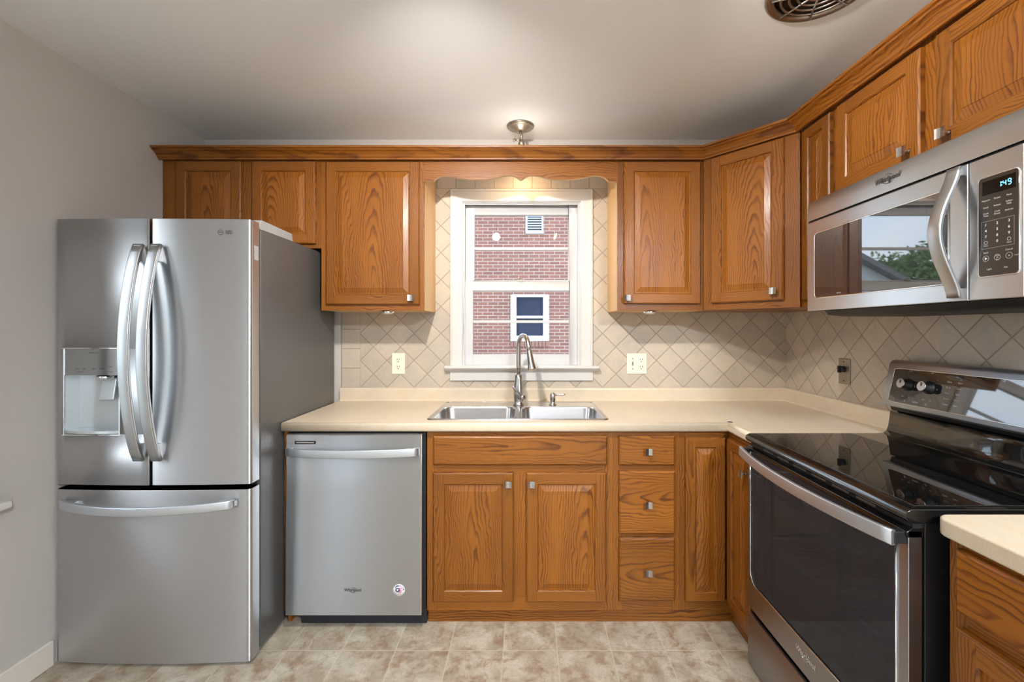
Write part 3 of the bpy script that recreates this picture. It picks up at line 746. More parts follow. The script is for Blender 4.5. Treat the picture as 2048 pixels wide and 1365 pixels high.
# ------------------------------------------------------------------ sink, faucet, soap
def sink():
    t = thing('kitchen_sink', 'double-bowl stainless drop-in sink under the window', 'sink', (-.043, Y(2.3), CT))
    mb = MB(); zt = CT+.003; x0, x1, y0, y1 = -.463, .378, Y(2.052), Y(2.553)
    bowls = [(-.440, -.060, Y(2.078), Y(2.400)), (-.026, .354, Y(2.078), Y(2.400))]
    out = rrect(x0, x1, y0, y1, .03)
    mb.loft([[(x, y, CT+.0003) for x, y in out], [(x, y, zt+.001) for x, y in rrect(x0+.002, x1-.002, y0+.002, y1-.002, .03)], [(x, y, zt+.003) for x, y in rrect(x0+.006, x1-.006, y0+.006, y1-.006, .028)],
             [(x, y, zt+.001) for x, y in rrect(x0+.012, x1-.012, y0+.012, y1-.012, .026)], [(x, y, zt) for x, y in rrect(x0+.014, x1-.014, y0+.014, y1-.014, .0001)]])
    xm = -.043; yd = Y(2.402); ix0, ix1, iy0, iy1 = x0+.014, x1-.014, y0+.014, y1-.014
    mb.face([(ix0, yd, zt), (ix1, yd, zt), (ix1, iy1, zt), (ix0, iy1, zt)])
    put('rim', mb, SINKM, t)
    for (a, b, c, d), (e, f) in zip(bowls, ((ix0, xm), (xm, ix1))):
        mb = MB(); r = .055
        R = [[(x, y, zt) for x, y in rrect(e, f, iy0, yd, .0001)], [(x, y, zt) for x, y in rrect(a-.004, b+.004, c-.004, d+.004, r)], [(x, y, zt-.002) for x, y in rrect(a, b, c, d, r)], [(x, y, zt-.01) for x, y in rrect(a+.002, b-.002, c+.002, d-.002, r)],
             [(x, y, zt-.13) for x, y in rrect(a+.010, b-.010, c+.010, d-.010, r)], [(x, y, zt-.155) for x, y in rrect(a+.018, b-.018, c+.018, d-.018, r)], [(x, y, zt-.165) for x, y in rrect(a+.04, b-.04, c+.04, d-.04, r)], [(x, y, zt-.170) for x, y in rrect((a+b)/2-.045, (a+b)/2+.045, (c+d)/2-.045, (c+d)/2+.045, .044)]]
        mb.loft(R, 0, True, True, False, True)
        bo = put('bowl', mb, SINKM, t)
        for p in bo.data.polygons:
            if abs(p.normal.z) > .9999: p.use_smooth = False
        dr = MB().lathe([(.042, zt-.1695), (.040, zt-.167), (.030, zt-.1685), (.004, zt-.169)], ((a+b)/2, (c+d)/2, 0), 'z', 24)
        g = put('drain', dr, CHROME, None); g.location = Vector(g.location)-Vector(bo.location)-Vector(t.location); g.parent = bo
sink()
def faucet():
    bx, by, zt = -.046, Y(2.455), CT+.0032
    t = thing('faucet', 'brushed nickel pull-down faucet with high arched neck behind the sink', 'faucet', (bx, by, zt))
    put('base', MB().lathe([(.030, 0), (.031, .004), (.027, .009), (.025, .02), (.028, .05), (.029, .075), (.025, .105), (.021, .14), (.0205, .165), (.0165, .167), (.0155, .17)], (0, 0, 0), 'z', 28), FAUCETM, t, local=True)
    dirv = Vector((.42, -.907, 0)).normalized(); R = .064
    pts = [Vector((0, 0, .16)), Vector((0, 0, .22)), Vector((0, 0, .28)), Vector((0, 0, .315))]
    for k in range(1, 13):
        a = PI*k/12*.93; pts.append(Vector((0, 0, .315)) + dirv*(R-R*math.cos(a)) + Vector((0, 0, R*math.sin(a))))
    l = pts[-1]; tg = (pts[-1]-pts[-2]).normalized(); pts.append(l+tg*.03)
    put('neck', MB().tube(pts, .0125, 16), FAUCETM, t, local=True)
    e = pts[-1]
    put('spray_head', MB().tube([e, e+tg*.002, e+tg*.004, e+tg*.03, e+tg*.07, e+tg*.10, e+tg*.105], [.012, .0148, .0148, .0155, .0185, .0235, .022], 20), FAUCETM, t, local=True)
    sd = Vector((.5, -.85, .1)).normalized(); c0 = Vector((.010, -.018, .045))
    h = put('lever_hub', MB().tube([c0, c0+sd*.02, c0+sd*.034, c0+sd*.04], [.017, .018, .016, .008], 18), FAUCETM, t, local=True)
    c1 = c0+sd*.03
    sub('lever', MB().tube([c1, c1+Vector((-.02, -.01, .020)), c1+Vector((-.052, -.025, .058)), c1+Vector((-.056, -.027, .062))], [.006, .006, .0075, .004], 12), FAUCETM, h, h.location)
faucet()
def soap():
    t = thing('soap_dispenser', 'small nickel soap pump standing beside the faucet', 'soap dispenser', (.140, Y(2.450), CT+.0032))
    put('body', MB().lathe([(.021, 0), (.021, .003), (.013, .007), (.0125, .022), (.015, .026), (.015, .05), (.012, .062), (.008, .066)], (0, 0, 0), 'z', 22), FAUCETM, t, local=True)
    put('spout', MB().tube([(0, 0, .056), (.025, -.006, .056), (.055, -.014, .057), (.068, -.018, .060)], [.0055, .0052, .005, .0025], 12), FAUCETM, t, local=True)
soap()

# ------------------------------------------------------------------ outlets
def outlet_core(t, x, z, y):
    f = put('receptacle', MB().lathe([(.0165, 0), (.0165, -.0015), (.015, -.002), (.001, -.002)], (x, y, z), 'y', 24), IVORY, t, local=True)
    for q in (-1, 1): sub('slot', MB().box(x+q*.0062-.0014, x+q*.0062+.0014, y-.0026, y-.0018, z-.001, z+.0085), SLOT, f, f.location)
    sub('ground_slot', MB().lathe([(.003, -.0018), (.003, -.0026), (.0005, -.0026)], (x, y, z-.0085), 'y', 10), SLOT, f, f.location)
t = thing('outlet_plate', 'ivory duplex outlet on the tile left of the window', 'outlet', (-.748, -.0083, 1.129), 0, 'wall plates')
put('plate', MB().box(-.038, .038, -.006, 0, -.061, .061), IVORY, t, local=True, bevel=.003)
for dz in (.0205, -.0205): outlet_core(t, 0, dz, -.006)
t = thing('outlet_plate', 'wide ivory plate with one switch and two sockets right of the window', 'outlet', (.639, -.0083, 1.129), 0, 'wall plates')
put('plate', MB().box(-.058, .058, -.006, 0, -.060, .060), IVORY, t, local=True, bevel=.003)
for dz in (.0205, -.0205): outlet_core(t, .024, dz, -.006)
for z in (.030, -.030): put('screw', MB().lathe([(.003, -.006), (.003, -.007), (.0005, -.007)], (-.024, 0, z), 'y', 8), SLOT, t, local=True)
put('toggle', MB().box(-.0285, -.0195, -.007, -.0055, -.012, .012).box(-.0265, -.0215, -.016, -.006, .000, .008), PLATE, t, local=True, bevel=.001)
t = thing('switch_plate', 'brushed metal plate with a black rotary knob on the right wall tile', 'switch', (XR-.0083, Y(2.132), 1.130), RZ, 'wall plates')
put('plate', MB().box(-.038, .038, -.005, 0, -.060, .060), PLATE, t, local=True, bevel=.003)
put('dial', MB().lathe([(.015, -.005), (.014, -.012), (.012, -.022), (.008, -.024)], (0, 0, .010), 'y', 18).box(-.005, .005, -.034, -.02, -.006, .026), BLACKM, t, local=True)
for z in (.045, -.045): put('screw', MB().lathe([(.003, -.005), (.003, -.0065), (.001, -.007)], (0, 0, z), 'y', 10), SLOT, t, local=True)

# ------------------------------------------------------------------ script logo
def swirl_logo(mb, s, x, y, z, m=0):
    mb.text('Whirlpool', s, x, y, z, m, .0006, bold=s*.012, shear=.15)
    for (a0, a1, rx, rz) in ((200, 330, .95*s, .62*s), (20, 120, .9*s, .60*s)):
        pts = []
        for k in range(13):
            a = math.radians(a0+(a1-a0)*k/12); pts.append((x+rx*math.cos(a)+s*.15, y-.0004, z+rz*math.sin(a)))
        rad = [s*.045*math.sin(PI*(k+.6)/13.2) for k in range(13)]
        mb.tube(pts, [max(r, .0002) for r in rad], 6, m)
    return mb

# ------------------------------------------------------------------ refrigerator
def fridge():
    x0, x1 = -1.865, -1.093; xc = (x0+x1)/2; hw = (x1-x0)/2
    t = thing('refrigerator', 'stainless french-door refrigerator with water dispenser in its left door', 'refrigerator', (xc, Y(2.1), 0))
    put('cabinet_body', MB().box(x0+.004, x1-.002, Y(1.852), Y(2.560), .020, 1.739), FSIDE, t, bevel=.003)
    put('gasket', MB().box(x0+.02, x1-.02, Y(1.837), Y(1.853), .03, 1.75), BLACKM, t)
    def yf(x): return Y(1.766 + .014*((x-xc)/hw)**2)
    yb = Y(1.838)
    def plan(a, b, ra, rb, n=14):
        """outline of a door section between x=a and b, with rounded outer corners ra / rb"""
        pts = [(a, yb)]
        if ra:
            for k in range(7):
                th = PI/2*k/6; pts.append((a+ra*(1-math.cos(th)), yf(a+ra)+ra*.8*(1-math.sin(th))))
        else: pts.append((a, yf(a)))
        for k in range(1, n):
            x = a+ra+(b-rb-a-ra)*k/n; pts.append((x, yf(x)))
        if rb:
            for k in range(7):
                th = PI/2*k/6; pts.append((b-rb+rb*math.sin(th), yf(b-rb)+rb*.8*(1-math.cos(th))))
        else: pts.append((b, yf(b)))
        pts.append((b, yb)); return pts
    def shade(o):
        for p in o.data.polygons: p.use_smooth = abs(p.normal.z) < .5
    zd0, zd1 = .716, 1.764; xm = -1.4785
    # right door
    mb = MB().prism(plan(xm+.005, x1, .006, .018), 'z', zd0, zd1, 0, True); d = put('door', mb, STEEL, t, bevel=.0015)
    hx = -1.443
    def vhandle(par, hx):
        z0, z1 = .818, 1.659; pts = []
        for k in range(25):
            u = k/24; z = z0+(z1-z0)*u; b = math.sin(PI*u)**.75
            pts.append((hx, yf(hx)-.012-.068*b, z))
        mb = MB().bow(pts, .041, .014, (1, 0, 0))
        for z in (z0+.035, z1-.035): mb.box(hx-.012, hx+.012, yf(hx)-.022, yf(hx)+.002, z-.03, z+.03)
        h = put('handle', mb, HANDLEV, None); h.location = Vector(h.location)-Vector(par.location)-Vector(t.location); h.parent = par
    vhandle(d, hx)
    lg = MB(); cx, cz = -1.193, 1.711; ly = yf(cx-.03)-.0016
    lg.lathe([(.0105, 0), (.0105, -.0006), (.0092, -.0006), (.0092, 0)], (cx-.014, ly+.001, cz), 'y', 24, cap=False)
    lg.text('L', .011, cx-.0155, ly, cz+.001, 0, .0004); lg.text('LG', .019, cx+.018, ly, cz, 0, .0004, bold=.0002); lg.box(cx-.014, cx-.006, ly, ly+.001, cz-.001, cz+.0005)
    g = put('logo', lg, DARKBADGE, None); g.location = Vector(g.location)-Vector(d.location)-Vector(t.location); g.parent = d
    # left door with the dispenser opening
    a, b, c, e = -1.8255, -1.601, .916, 1.252
    mb = MB()
    mb.prism(plan(x0, xm-.005, .018, .006), 'z', zd0, c, 0, True); mb.prism(plan(x0, xm-.005, .018, .006), 'z', e, zd1, 0, True)
    mb.prism(plan(x0, a, .018, 0, 3), 'z', c, e, 0, True); mb.prism(plan(b, xm-.005, 0, .006, 5), 'z', c, e, 0, True)
    d = put('door', mb, STEEL, t); shade(d)
    vhandle(d, -1.513)
    # dispenser
    def dsub(name, mb, mat, par, base=None, **kw):
        o = put(name, mb, mat, None, **kw); o.location = Vector(o.location)-Vector(par.location)-Vector(t.location); o.parent = par; return o
    mb = MB(); yy = lambda x: yf(x)
    zt = 1.148
    fr = .005
    for (p0, p1, q0, q1) in ((a-fr, a, c-fr, e+fr), (b, b+fr, c-fr, e+fr), (a, b, e, e+fr), (a, b, c-fr, c)):
        mb.box(p0, p1, min(yy(p0), yy(p1))-.004, yy(p0)+.01, q0, q1)
    disp = put('dispenser', mb, CHROME, t, bevel=.0015)
    def s2(name, mb, mat, **kw):
        o = put(name, mb, mat, None, **kw); o.location = Vector(o.location)-Vector(disp.location)-Vector(t.location); o.parent = disp; return o
    mb = MB(); mb.loft([[(a, yy(a)-.001, zt), (a, yy(a)-.001, e)], [((a+b)/2, yy((a+b)/2)-.001, zt), ((a+b)/2, yy((a+b)/2)-.001, e)], [(b, yy(b)-.001, zt), (b, yy(b)-.001, e)]], 0, True, False)
    mb.box(a, b, yy(a)+.0, yy(a)+.02, zt, zt+.004)
    s2('display_panel', mb, plain('dispenser_panel', (.40, .41, .42, 1), .12, .85))
    mb = MB(); yr = Y(1.835)
    mb.face([(a, yr, c), (b, yr, c), (b, yr, zt), (a, yr, zt)])
    for xx in (a+.001, b-.001): mb.face([(xx, yr, c), (xx, yy(xx), c), (xx, yy(xx), zt), (xx, yr, zt)])
    mb.face([(a, yr, zt), (b, yr, zt), (b, yy(b), zt), (a, yy(a), zt)]); mb.face([(a, yr, c+.001), (b, yr, c+.001), (b, yy(b)+.0, c+.001), (a, yy(a), c+.001)])
    s2('recess', mb, DISPS)
    s2('drip_tray', MB().prism([(a+.002+(b-a-.004)*k/10, yy(a)+.004-.016*math.sin(PI*k/10)**.7) for k in range(11)] + [(b-.002, yr-.001), (a+.002, yr-.001)], 'z', c+.001, c+.012), DISPS)
    px0, px1 = a+.105, a+.165
    s2('paddle', MB().prism([(yr-.03, 1.045), (yr-.022, 1.042), (yr-.004, 1.13), (yr-.014, 1.135)], 'x', px0, px1), DISPS, bevel=.004)
    s2('spout', MB().lathe([(.024, .022), (.028, .012), (.024, .003), (.012, 0)], ((px0+px1)/2, yr-.03, zt-.022), 'z', 24), CHROME)
    tx = MB(); yl = yf(xm-.2)-.0045
    def yt(x): return yf(x)-.0018
    tx.text('Water Filter', .0085, -1.703, yt(-1.703), 1.236, 0)
    for x, s in ((-1.772, 'Ice Plus'), (-1.744, 'Lock'), (-1.703, 'Light'), (-1.672, 'Cubed')): tx.text(s, .0062, x, yt(x), 1.174, 0); 
    for x, s in ((-1.762, 'Hold 3 Secs'), (-1.636, 'Crushed'), (-1.636, 'Water')): tx.text(s, .0055, x, yt(x), 1.162 if 'W' not in s else 1.182, 0)
    s2('lettering', tx, TXTD)
    # freezer drawer
    dr = put('freezer_drawer', MB().prism(plan(x0, x1, .018, .018, 20), 'z', .013, .696, 0, True), STEEL, t, bevel=.0015)
    pts = []
    for k in range(25):
        u = k/24; x = -1.829+(.681)*u; b_ = math.sin(PI*u)**.75; pts.append((x, yf(x)-.010-.070*b_, .643))
    mb = MB().bow(pts, .034, .014, (0, 0, 1))
    for x in (-1.797, -1.178): mb.box(x-.03, x+.03, yf(x)-.02, yf(x)+.002, .633, .653)
    o = put('handle', mb, HANDLE, None); o.location = Vector(o.location)-Vector(dr.location)-Vector(t.location); o.parent = dr
    # hinge covers, feet
    put('hinge_cover', MB().prism([(Y(1.852), 1.739), (Y(1.842), 1.757), (Y(1.862), 1.781), (Y(2.10), 1.775), (Y(2.11), 1.739)], 'x', x1-.075, x1-.003), FGREY, t, bevel=.003)
    put('hinge_cover', MB().prism([(Y(1.852), 1.739), (Y(1.842), 1.757), (Y(1.862), 1.781), (Y(2.10), 1.775), (Y(2.11), 1.739)], 'x', x0+.003, x0+.075), FGREY, t, bevel=.003)
    put('door_sticker', MB().box(x1+.0002, x1+.0008, Y(1.803), Y(1.830), 1.608, 1.665), FGREY, t)
    put('base_grille', MB().box(x0+.02, x1-.02, Y(1.89), Y(2.52), .0, .0198), BLACKM, t)
fridge()

# ------------------------------------------------------------------ dishwasher
def dishwasher():
    x0, x1 = -1.063, -.464; yd = Y(1.985)
    t = thing('dishwasher', 'stainless dishwasher with curved towel-bar handle and round flag sticker', 'dishwasher', ((x0+x1)/2, Y(2.3), 0))
    put('tub', MB().box(x0+.002, x1+.010, Y(2.018), -.04, .070, .866), BLACKM, t)
    d = put('door_panel', MB().prism([(yd+.032, .069), (yd+.032, .864), (yd+.008, .864), (yd+.001, .858), (yd+.000, .62), (yd-.004, .35), (yd-.006, .069)], 'x', x0, x1), STEELD, t, bevel=.002)
    def s2(name, mb, mat, **kw):
        o = put(name, mb, mat, None, **kw); o.location = Vector(o.location)-Vector(d.location)-Vector(t.location); o.parent = d; return o
    hx0, hx1 = x0+.006, x1-.012; pts = []
    for k in range(25):
        u = k/24; x = hx0+(hx1-hx0)*u; b = math.sin(PI*u)**.8; pts.append((x, yd-.010-.042*b, .790))
    mb = MB().bow(pts, .036, .012, (0, 0, 1))
    for x in (hx0+.012, hx1-.012): mb.box(x-.012, x+.012, yd-.014, yd+.004, .774, .806)
    s2('handle', mb, HANDLE)
    mb = MB(); zz = .8295
    mb.box(-1.024, -.932, yd-.0012, yd+.001, zz-.0065, zz+.0065); s2('vent_recess', mb, BLACKM)
    mb = MB().box(-1.018, -.938, yd-.003, yd-.001, zz-.003, zz+.003); s2('vent_bar', mb, NICKEL, bevel=.0008)
    s2('logo', swirl_logo(MB(), .018, -.767, yd-.0065, .181), DARKBADGE)
    fl = MB(); cx, cz, yy = -.563, .181, yd-.0066
    fl.lathe([(.026, .0015), (.026, 0), (.001, -.0001)], (cx, yy, cz), 'y', 32, 0)
    for k, ch in enumerate('AMERICA'):
        a = math.radians(128-k*25.0+10-10); a = math.radians(140-k*22)
        M = Matrix.Rotation((a-PI/2), 3, 'Y').inverted()
        fl.text(ch, .0112, cx+.0195*math.cos(a), yy-.0004, cz+.0195*math.sin(a), 1, xf=M, bold=.0004)
    for k in range(5): fl.box(cx-.002, cx+.013-.001*k, yy-.0005, yy-.0002, cz+.008-k*.005, cz+.0105-k*.005, 2)
    fl.lathe([(.0095, -.0002), (.0095, -.0006), (.001, -.0007)], (cx-.006, yy, cz+.001), 'y', 20, 1)
    st = [(cx-.006+(.0065 if k % 2 == 0 else .0027)*math.sin(2*PI*k/10), cz+.001+(.0065 if k % 2 == 0 else .0027)*math.cos(2*PI*k/10)) for k in range(10)]
    fl.prism(st, 'y', yy-.0010, yy-.0007, 0)
    s2('sticker', fl, [STW, BLUE, RED], recalc=True)
    put('toe_plate', MB().box(x0+.045, x1+.012, Y(2.030), Y(2.045), .002, .069), RUBBER, t, bevel=.002)
dishwasher()

# ------------------------------------------------------------------ range (local frame, front to -y, x runs towards the camera)
def kitchen_range():
    W = .755; t = thing('range', 'black and stainless electric range with glass cooktop under the microwave', 'range', (.875, Y(1.785), 0), RZ)
    P = lambda name, mb, mat, **kw: put(name, mb, mat, t, local=True, **kw)
    def S(par, name, mb, mat, **kw):
        return sub(name, mb, mat, par, par.location, **kw)
    # body shell with a real cavity
    mb = MB(); b0, b1 = .036, .625
    mb.box(0, .05, b0, b1, .01, .884); mb.box(W-.05, W, b0, b1, .01, .884); mb.box(.05, W-.05, b0, b1, .01, .26); mb.box(.05, W-.05, b0, b1, .80, .884); mb.box(.05, W-.05, b1-.03, b1, .26, .80)
    P('body', mb, BLACKM, bevel=.002)
    mb = MB()
    for z in (.49, .68):
        mb.tube([(.055, .09, z), (W-.055, .09, z)], .003, 8); mb.tube([(.055, .5, z), (W-.055, .5, z)], .003, 8)
        for k in range(22): x = .07+k*(W-.14)/21; mb.tube([(x, .09, z), (x, .5, z)], .0014, 6)
    P('oven_rack', mb, plain('rack_wire', (.8, .8, .8, 1), .4))
    # storage drawer
    P('storage_drawer', MB().prism([(.0, .014), (.0, .207), (.004, .211), (.016, .211), (.016, .014)], 'x', .002, W-.002), STEELR, bevel=.002)
    # door
    g0, g1, gz = .026, .720, .341; r = .045
    outer = [(.002, .866), (.002, .238), (W-.002, .238), (W-.002, .866), (g1, .866)]
    inner = [(g1, gz+r)] + [(g1-r+r*math.cos(a*PI/16), gz+r-r*math.sin(a*PI/16)) for a in range(1, 8)] + [(g1-r, gz), (g0+r, gz)] + [(g0+r-r*math.sin(a*PI/16), gz+r-r*math.cos(a*PI/16)) for a in range(1, 8)] + [(g0, gz+r), (g0, .866)]
    mb = MB().prism(outer+inner, 'y', 0, .032)
    d = P('oven_door', mb, STEELR, bevel=.0015)
    trim = [(g0, .850)] + [(x, z) for x, z in reversed(inner[:-1])][0:] ; trim = [(x, -.0015, z) for x, z in trim] + [(g1, -.0015, .850)]
    S(d, 'chrome_trim', MB().tube(trim, .0022, 8), CHROME)
    S(d, 'door_glass', MB().prism([(g0+.0005, .855)]+[(x, z) for x, z in reversed(inner[1:-1])]+[(g1-.0005, .855)], 'y', .002, .006), OVENG)
    mb = MB(); mb.box(g0-.02, .105, .010, .033, gz-.04, .862); mb.box(.655, g1+.02, .010, .033, gz-.04, .862); mb.box(.105, .655, .010, .033, gz-.04, gz+.05); mb.box(.105, .655, .010, .033, .785, .862)
    S(d, 'window_mask', mb, BLACKM)
    mb = MB(); mb.box(.040, .095, .0012, .0019, .795, .797); mb.box(.040, .095, .0012, .0019, .770, .772); mb.box(.040, .042, .0012, .0019, .770, .797); mb.box(.093, .095, .0012, .0019, .770, .797); mb.text('CERAMIC', .009, .0675, .0016, .784, 0)
    S(d, 'glass_label', mb, TXTD)
    S(d, 'top_cap', MB().prism([(.0, .850), (-.004, .856), (-.004, .863), (.01, .872), (.034, .872), (.034, .850)], 'x', .002, W-.002), BLACK, bevel=.001)
    pts = []
    for k in range(29):
        u = k/28; x = .004+(W-.012)*u; b = 1-(2*u-1)**2; pts.append((x, -.030-.042*b, .848))
    S(d, 'handle', MB().bow(pts, .036, .012, (0, 0, 1)), HANDLE)
    for x in (.014, W-.018): S(d, 'handle_mount', MB().box(x-.011, x+.011, -.029, .004, .834, .862), BLACKM, bevel=.002)
    S(d, 'logo', swirl_logo(MB(), .024, .372, -.0016, .300), CHROME)
    # vent strip
    mb = MB().box(.004, W-.004, .012, .036, .872, .887)
    P('vent_strip', mb, BLACKM)
    mb = MB()
    for k in range(6): mb.box(.10+k*.095, .165+k*.095, .010, .0125, .876, .882)
    P('vent_slot', mb, PLATE)
    # cooktop
    pr = [(.034, .884), (.010, .884), (-.004, .889), (-.010, .898), (-.006, .910), (.006, .9165), (.58, .9165), (.62, .9165), (.62, .884)]
    P('cooktop_frame', MB().prism(pr, 'x', -.001, W+.001), BLACK, bevel=.002)
    P('cooktop_glass', MB().box(.016, W-.016, .024, .515, .9166, .9195), CKGLASS, bevel=.001)
    # riser and control panel
    rr = [(.505, .9168), (.535, .920), (.548, .930), (.555, .950), (.560, .985), (.562, 1.006), (.580, 1.012), (.610, 1.012), (.615, .9168)]
    o = P('riser', MB().prism(rr, 'x', .004, W-.004, 0, True), BLACK)
    P('riser_vent', MB().prism([(.562, 1.012), (.556, 1.024), (.556, 1.035), (.612, 1.035), (.612, 1.012)], 'x', .012, W-.012), BLACKM)
    pp = [(.537, 1.030), (.533, 1.036), (.567, 1.194), (.575, 1.204), (.590, 1.208), (.625, 1.204), (.630, 1.192), (.630, 1.036), (.620, 1.030)]
    cp = P('control_panel', MB().prism(pp, 'x', -.006, W+.006), STEELR, bevel=.004, seg=3)
    A = Vector((0, .533, 1.036)); B = Vector((0, .567, 1.194)); dirp = (B-A).normalized(); nn = Vector((0, -dirp.z, dirp.y))
    def pt(x, u, o=0): q = A+(B-A)*u+nn*o; return (x, q.y, q.z)
    rz2 = rrect(.028, W-.028, .09, .90, .04, 4)
    mb = MB(); R1 = [pt(x, u if False else u, .0002) for x, u in rz2]
    rz3 = [(x, u) for x, u in rz2]
    mb.loft([[pt(x, u, .0004) for x, u in rz3], [pt(x, u, .0016) for x, u in rz3]], 0, False, True, True, True)
    S(cp, 'control_glass', mb, BGGLASS)
    mb = MB().tube([pt(x, u, .0012) for x, u in rz3]+[pt(rz3[0][0], rz3[0][1], .0012)], .0016, 6)
    S(cp, 'chrome_trim', mb, CHROME)
    M = Matrix.Rotation(-math.atan2(dirp.y, dirp.z), 3, 'X')
    tx = MB()
    def T(s, sz, x, u): q = pt(x, u, .0022); tx.text(s, sz, q[0], q[1], q[2], 0, xf=M)
    for kx in (.103, .192):
        for s, du, dx2 in (('OFF', .34, 0), ('LO', -.26, -.014), ('HI', -.26, .014), ('9', .2, .026), ('3', .0, .03)): T(s, .007, kx+dx2, .52+du)
        T('O', .010, kx, .52-.36)
    T('Surface', .008, .148, .17)
    for i, s in enumerate(('Bake', 'Broil', 'Warm', 'Timer', 'Clean')):
        T(s, .0085, .262, .72-.12*i); T('Start' if i % 2 == 0 else 'Clock', .0085, .300, .72-.12*i)
    S(cp, 'panel_print', tx, TXT)
    for kx in (.103, .192, W-.192, W-.103):
        c = Vector(pt(kx, .54, .002)); mb = MB()
        mb.tube([c, c+nn*.004, c+nn*.006, c+nn*.026], [.023, .023, .0175, .0165], 28, 1)
        mb.tube([c+nn*.0262, c+nn*.030, c+nn*.031], [.0180, .0180, .0165], 28, 0)
        e = c+nn*.0315; mb.box(e.x-.0009, e.x+.0009, e.y-.0006, e.y+.001, e.z, e.z+.014, 1)
        S(cp, 'knob', mb, [NICKEL, BLACKM])
kitchen_range()

# ------------------------------------------------------------------ microwave (local, front to -y)
def seg7(mb, x, z, h, ch, y, m=0):
    wd = h*.5; t = h*.13
    segs = {'a': (0, h/2, 1), 'g': (0, 0, 1), 'd': (0, -h/2, 1), 'f': (-wd/2, h/4, 0), 'b': (wd/2, h/4, 0), 'e': (-wd/2, -h/4, 0), 'c': (wd/2, -h/4, 0)}
    for s in {'1': 'bc', '4': 'fgbc', '9': 'abcdfg'}[ch]:
        a, b, hor = segs[s]
        if hor: mb.box(x+a-wd/2+t*.6, x+a+wd/2-t*.6, y-.0003, y, z+b-t/2, z+b+t/2, m)
        else: mb.box(x+a-t/2, x+a+t/2, y-.0003, y, z+b-h/4+t*.6, z+b+h/4-t*.6, m)
def microwave():
    W = .772; z0, z1 = 1.400, 1.826
    t = thing('microwave', 'stainless over-the-range microwave hung above the range', 'microwave', (1.105, Y(1.768), 1.38), RZ)
    Lz = 1.38
    def P(name, mb, mat, **kw):
        mb.v = [(v[0], v[1], v[2]-Lz) for v in mb.v]; return put(name, mb, mat, t, local=True, **kw)
    def S(par, name, mb, mat, **kw):
        mb.v = [(v[0], v[1], v[2]-Lz) for v in mb.v]; return sub(name, mb, mat, par, par.location, **kw)
    P('case', MB().box(.003, W-.003, .031, .402, 1.402, 1.822), FGREY, bevel=.002)
    P('underside', MB().prism([(.035, 1.4015), (.05, 1.384), (.11, 1.378), (.38, 1.378), (.395, 1.4015)], 'x', .04, W-.02), BLACKM, bevel=.003)
    P('top_band', MB().prism([(.03, 1.826), (.006, 1.826), (.000, 1.820), (-.004, 1.785), (-.002, 1.750), (.03, 1.750)], 'x', 0, W), STEELM, bevel=.0015)
    P('groove', MB().box(.004, W-.004, .006, .03, 1.743, 1.7505), BLACKM)
    sx = .6455
    d = P('door', MB().box(0, sx-.001, -.004, .030, z0, 1.743), STEELM, bevel=.003, seg=3)
    gx0, gx1, gz0, gz1 = .048, .592, 1.449, 1.694
    r = rrect(gx0, gx1, gz0, gz1, .016, 5)
    S(d, 'window_glass', MB().prism(r, 'y', -.0052, -.0035), MWGLASS)
    r2 = rrect(gx0-.0015, gx1+.0015, gz0-.0015, gz1+.0015, .0175, 5)
    S(d, 'chrome_trim', MB().tube([(x, -.0048, z) for x, z in r2+[r2[0]]], .0024, 6), CHROME)
    S(d, 'window_mesh', MB().box(.085, .530, -.00535, -.0052, 1.478, 1.672), MWMESH)
    S(d, 'glass_print', MB().text('SENSOR', .006, .18, -.0054, 1.458), TXT)
    pts = []
    for k in range(25):
        u = k/24; z = 1.410+.330*u; b = math.sin(PI*u)**1.5; pts.append((.617, -.012-.050*b, z))
    mb = MB().bow(pts, .036, .010, (1, 0, 0))
    for z in (1.42, 1.73): mb.box(.601, .633, -.012, -.003, z-.012, z+.012)
    S(d, 'handle', mb, HANDLEV)
    cp = P('control_panel', MB().box(sx+.001, W, -.004, .030, z0, 1.743), STEELM, bevel=.003, seg=3)
    kx0, kx1, kz0, kz1 = .672, .762, 1.456, 1.692
    r = rrect(kx0, kx1, kz0, kz1, .008, 4)
    S(cp, 'keypad', MB().prism(r, 'y', -.0055, -.0035), MWPAD)
    r2 = rrect(kx0-.0012, kx1+.0012, kz0-.0012, kz1+.0012, .009, 4)
    S(cp, 'chrome_trim', MB().tube([(x, -.005, z) for x, z in r2+[r2[0]]], .0018, 6), CHROME)
    S(cp, 'display', MB().box(.682, .756, -.0060, -.0055, 1.650, 1.683), glossy_black_glass('display_glass', (.003, .003, .003), 1.4, .1))
    mb = MB(); y = -.0061
    for x, ch in ((.7215, '1'), (.7325, '4'), (.7435, '9')): seg7(mb, x, 1.6665, .0125, ch, y)
    mb.box(.7260, .7275, y-.0003, y, 1.669, 1.6705); mb.box(.7260, .7275, y-.0003, y, 1.6625, 1.664)
    S(cp, 'clock_digits', mb, emis('clock_blue', (.08, .45, 1, 1), 6))
    tx = MB(); y = -.0058
    c1, c2, c3 = .690, .716, .742
    rows = [(1.637, ('Popcorn', 'Potato', 'Pizza')), (1.620, ('Cook', 'Reheat', 'Soften\nMelt')), (1.603, ('Cook\nTime', 'Cook\nPower', 'Defrost'))]
    for z, ws in rows:
        for x, s in zip((c1, c2, c3), ws): tx.text(s, .0056, x, y, z)
    for z, ws in ((1.578, '123'), (1.564, '456'), (1.550, '789')):
        for x, s in zip((c1, c2, c3), ws): tx.text(s, .0085, x, y, z, bold=.0002)
    tx.text('0', .0085, c2, y, 1.536, bold=.0002)
    for x in (c1, c3): tx.lathe([(.0042, 0), (.0042, -.0002), (.0035, -.0002), (.0035, 0)], (x, y, 1.536), 'y', 16, cap=False)
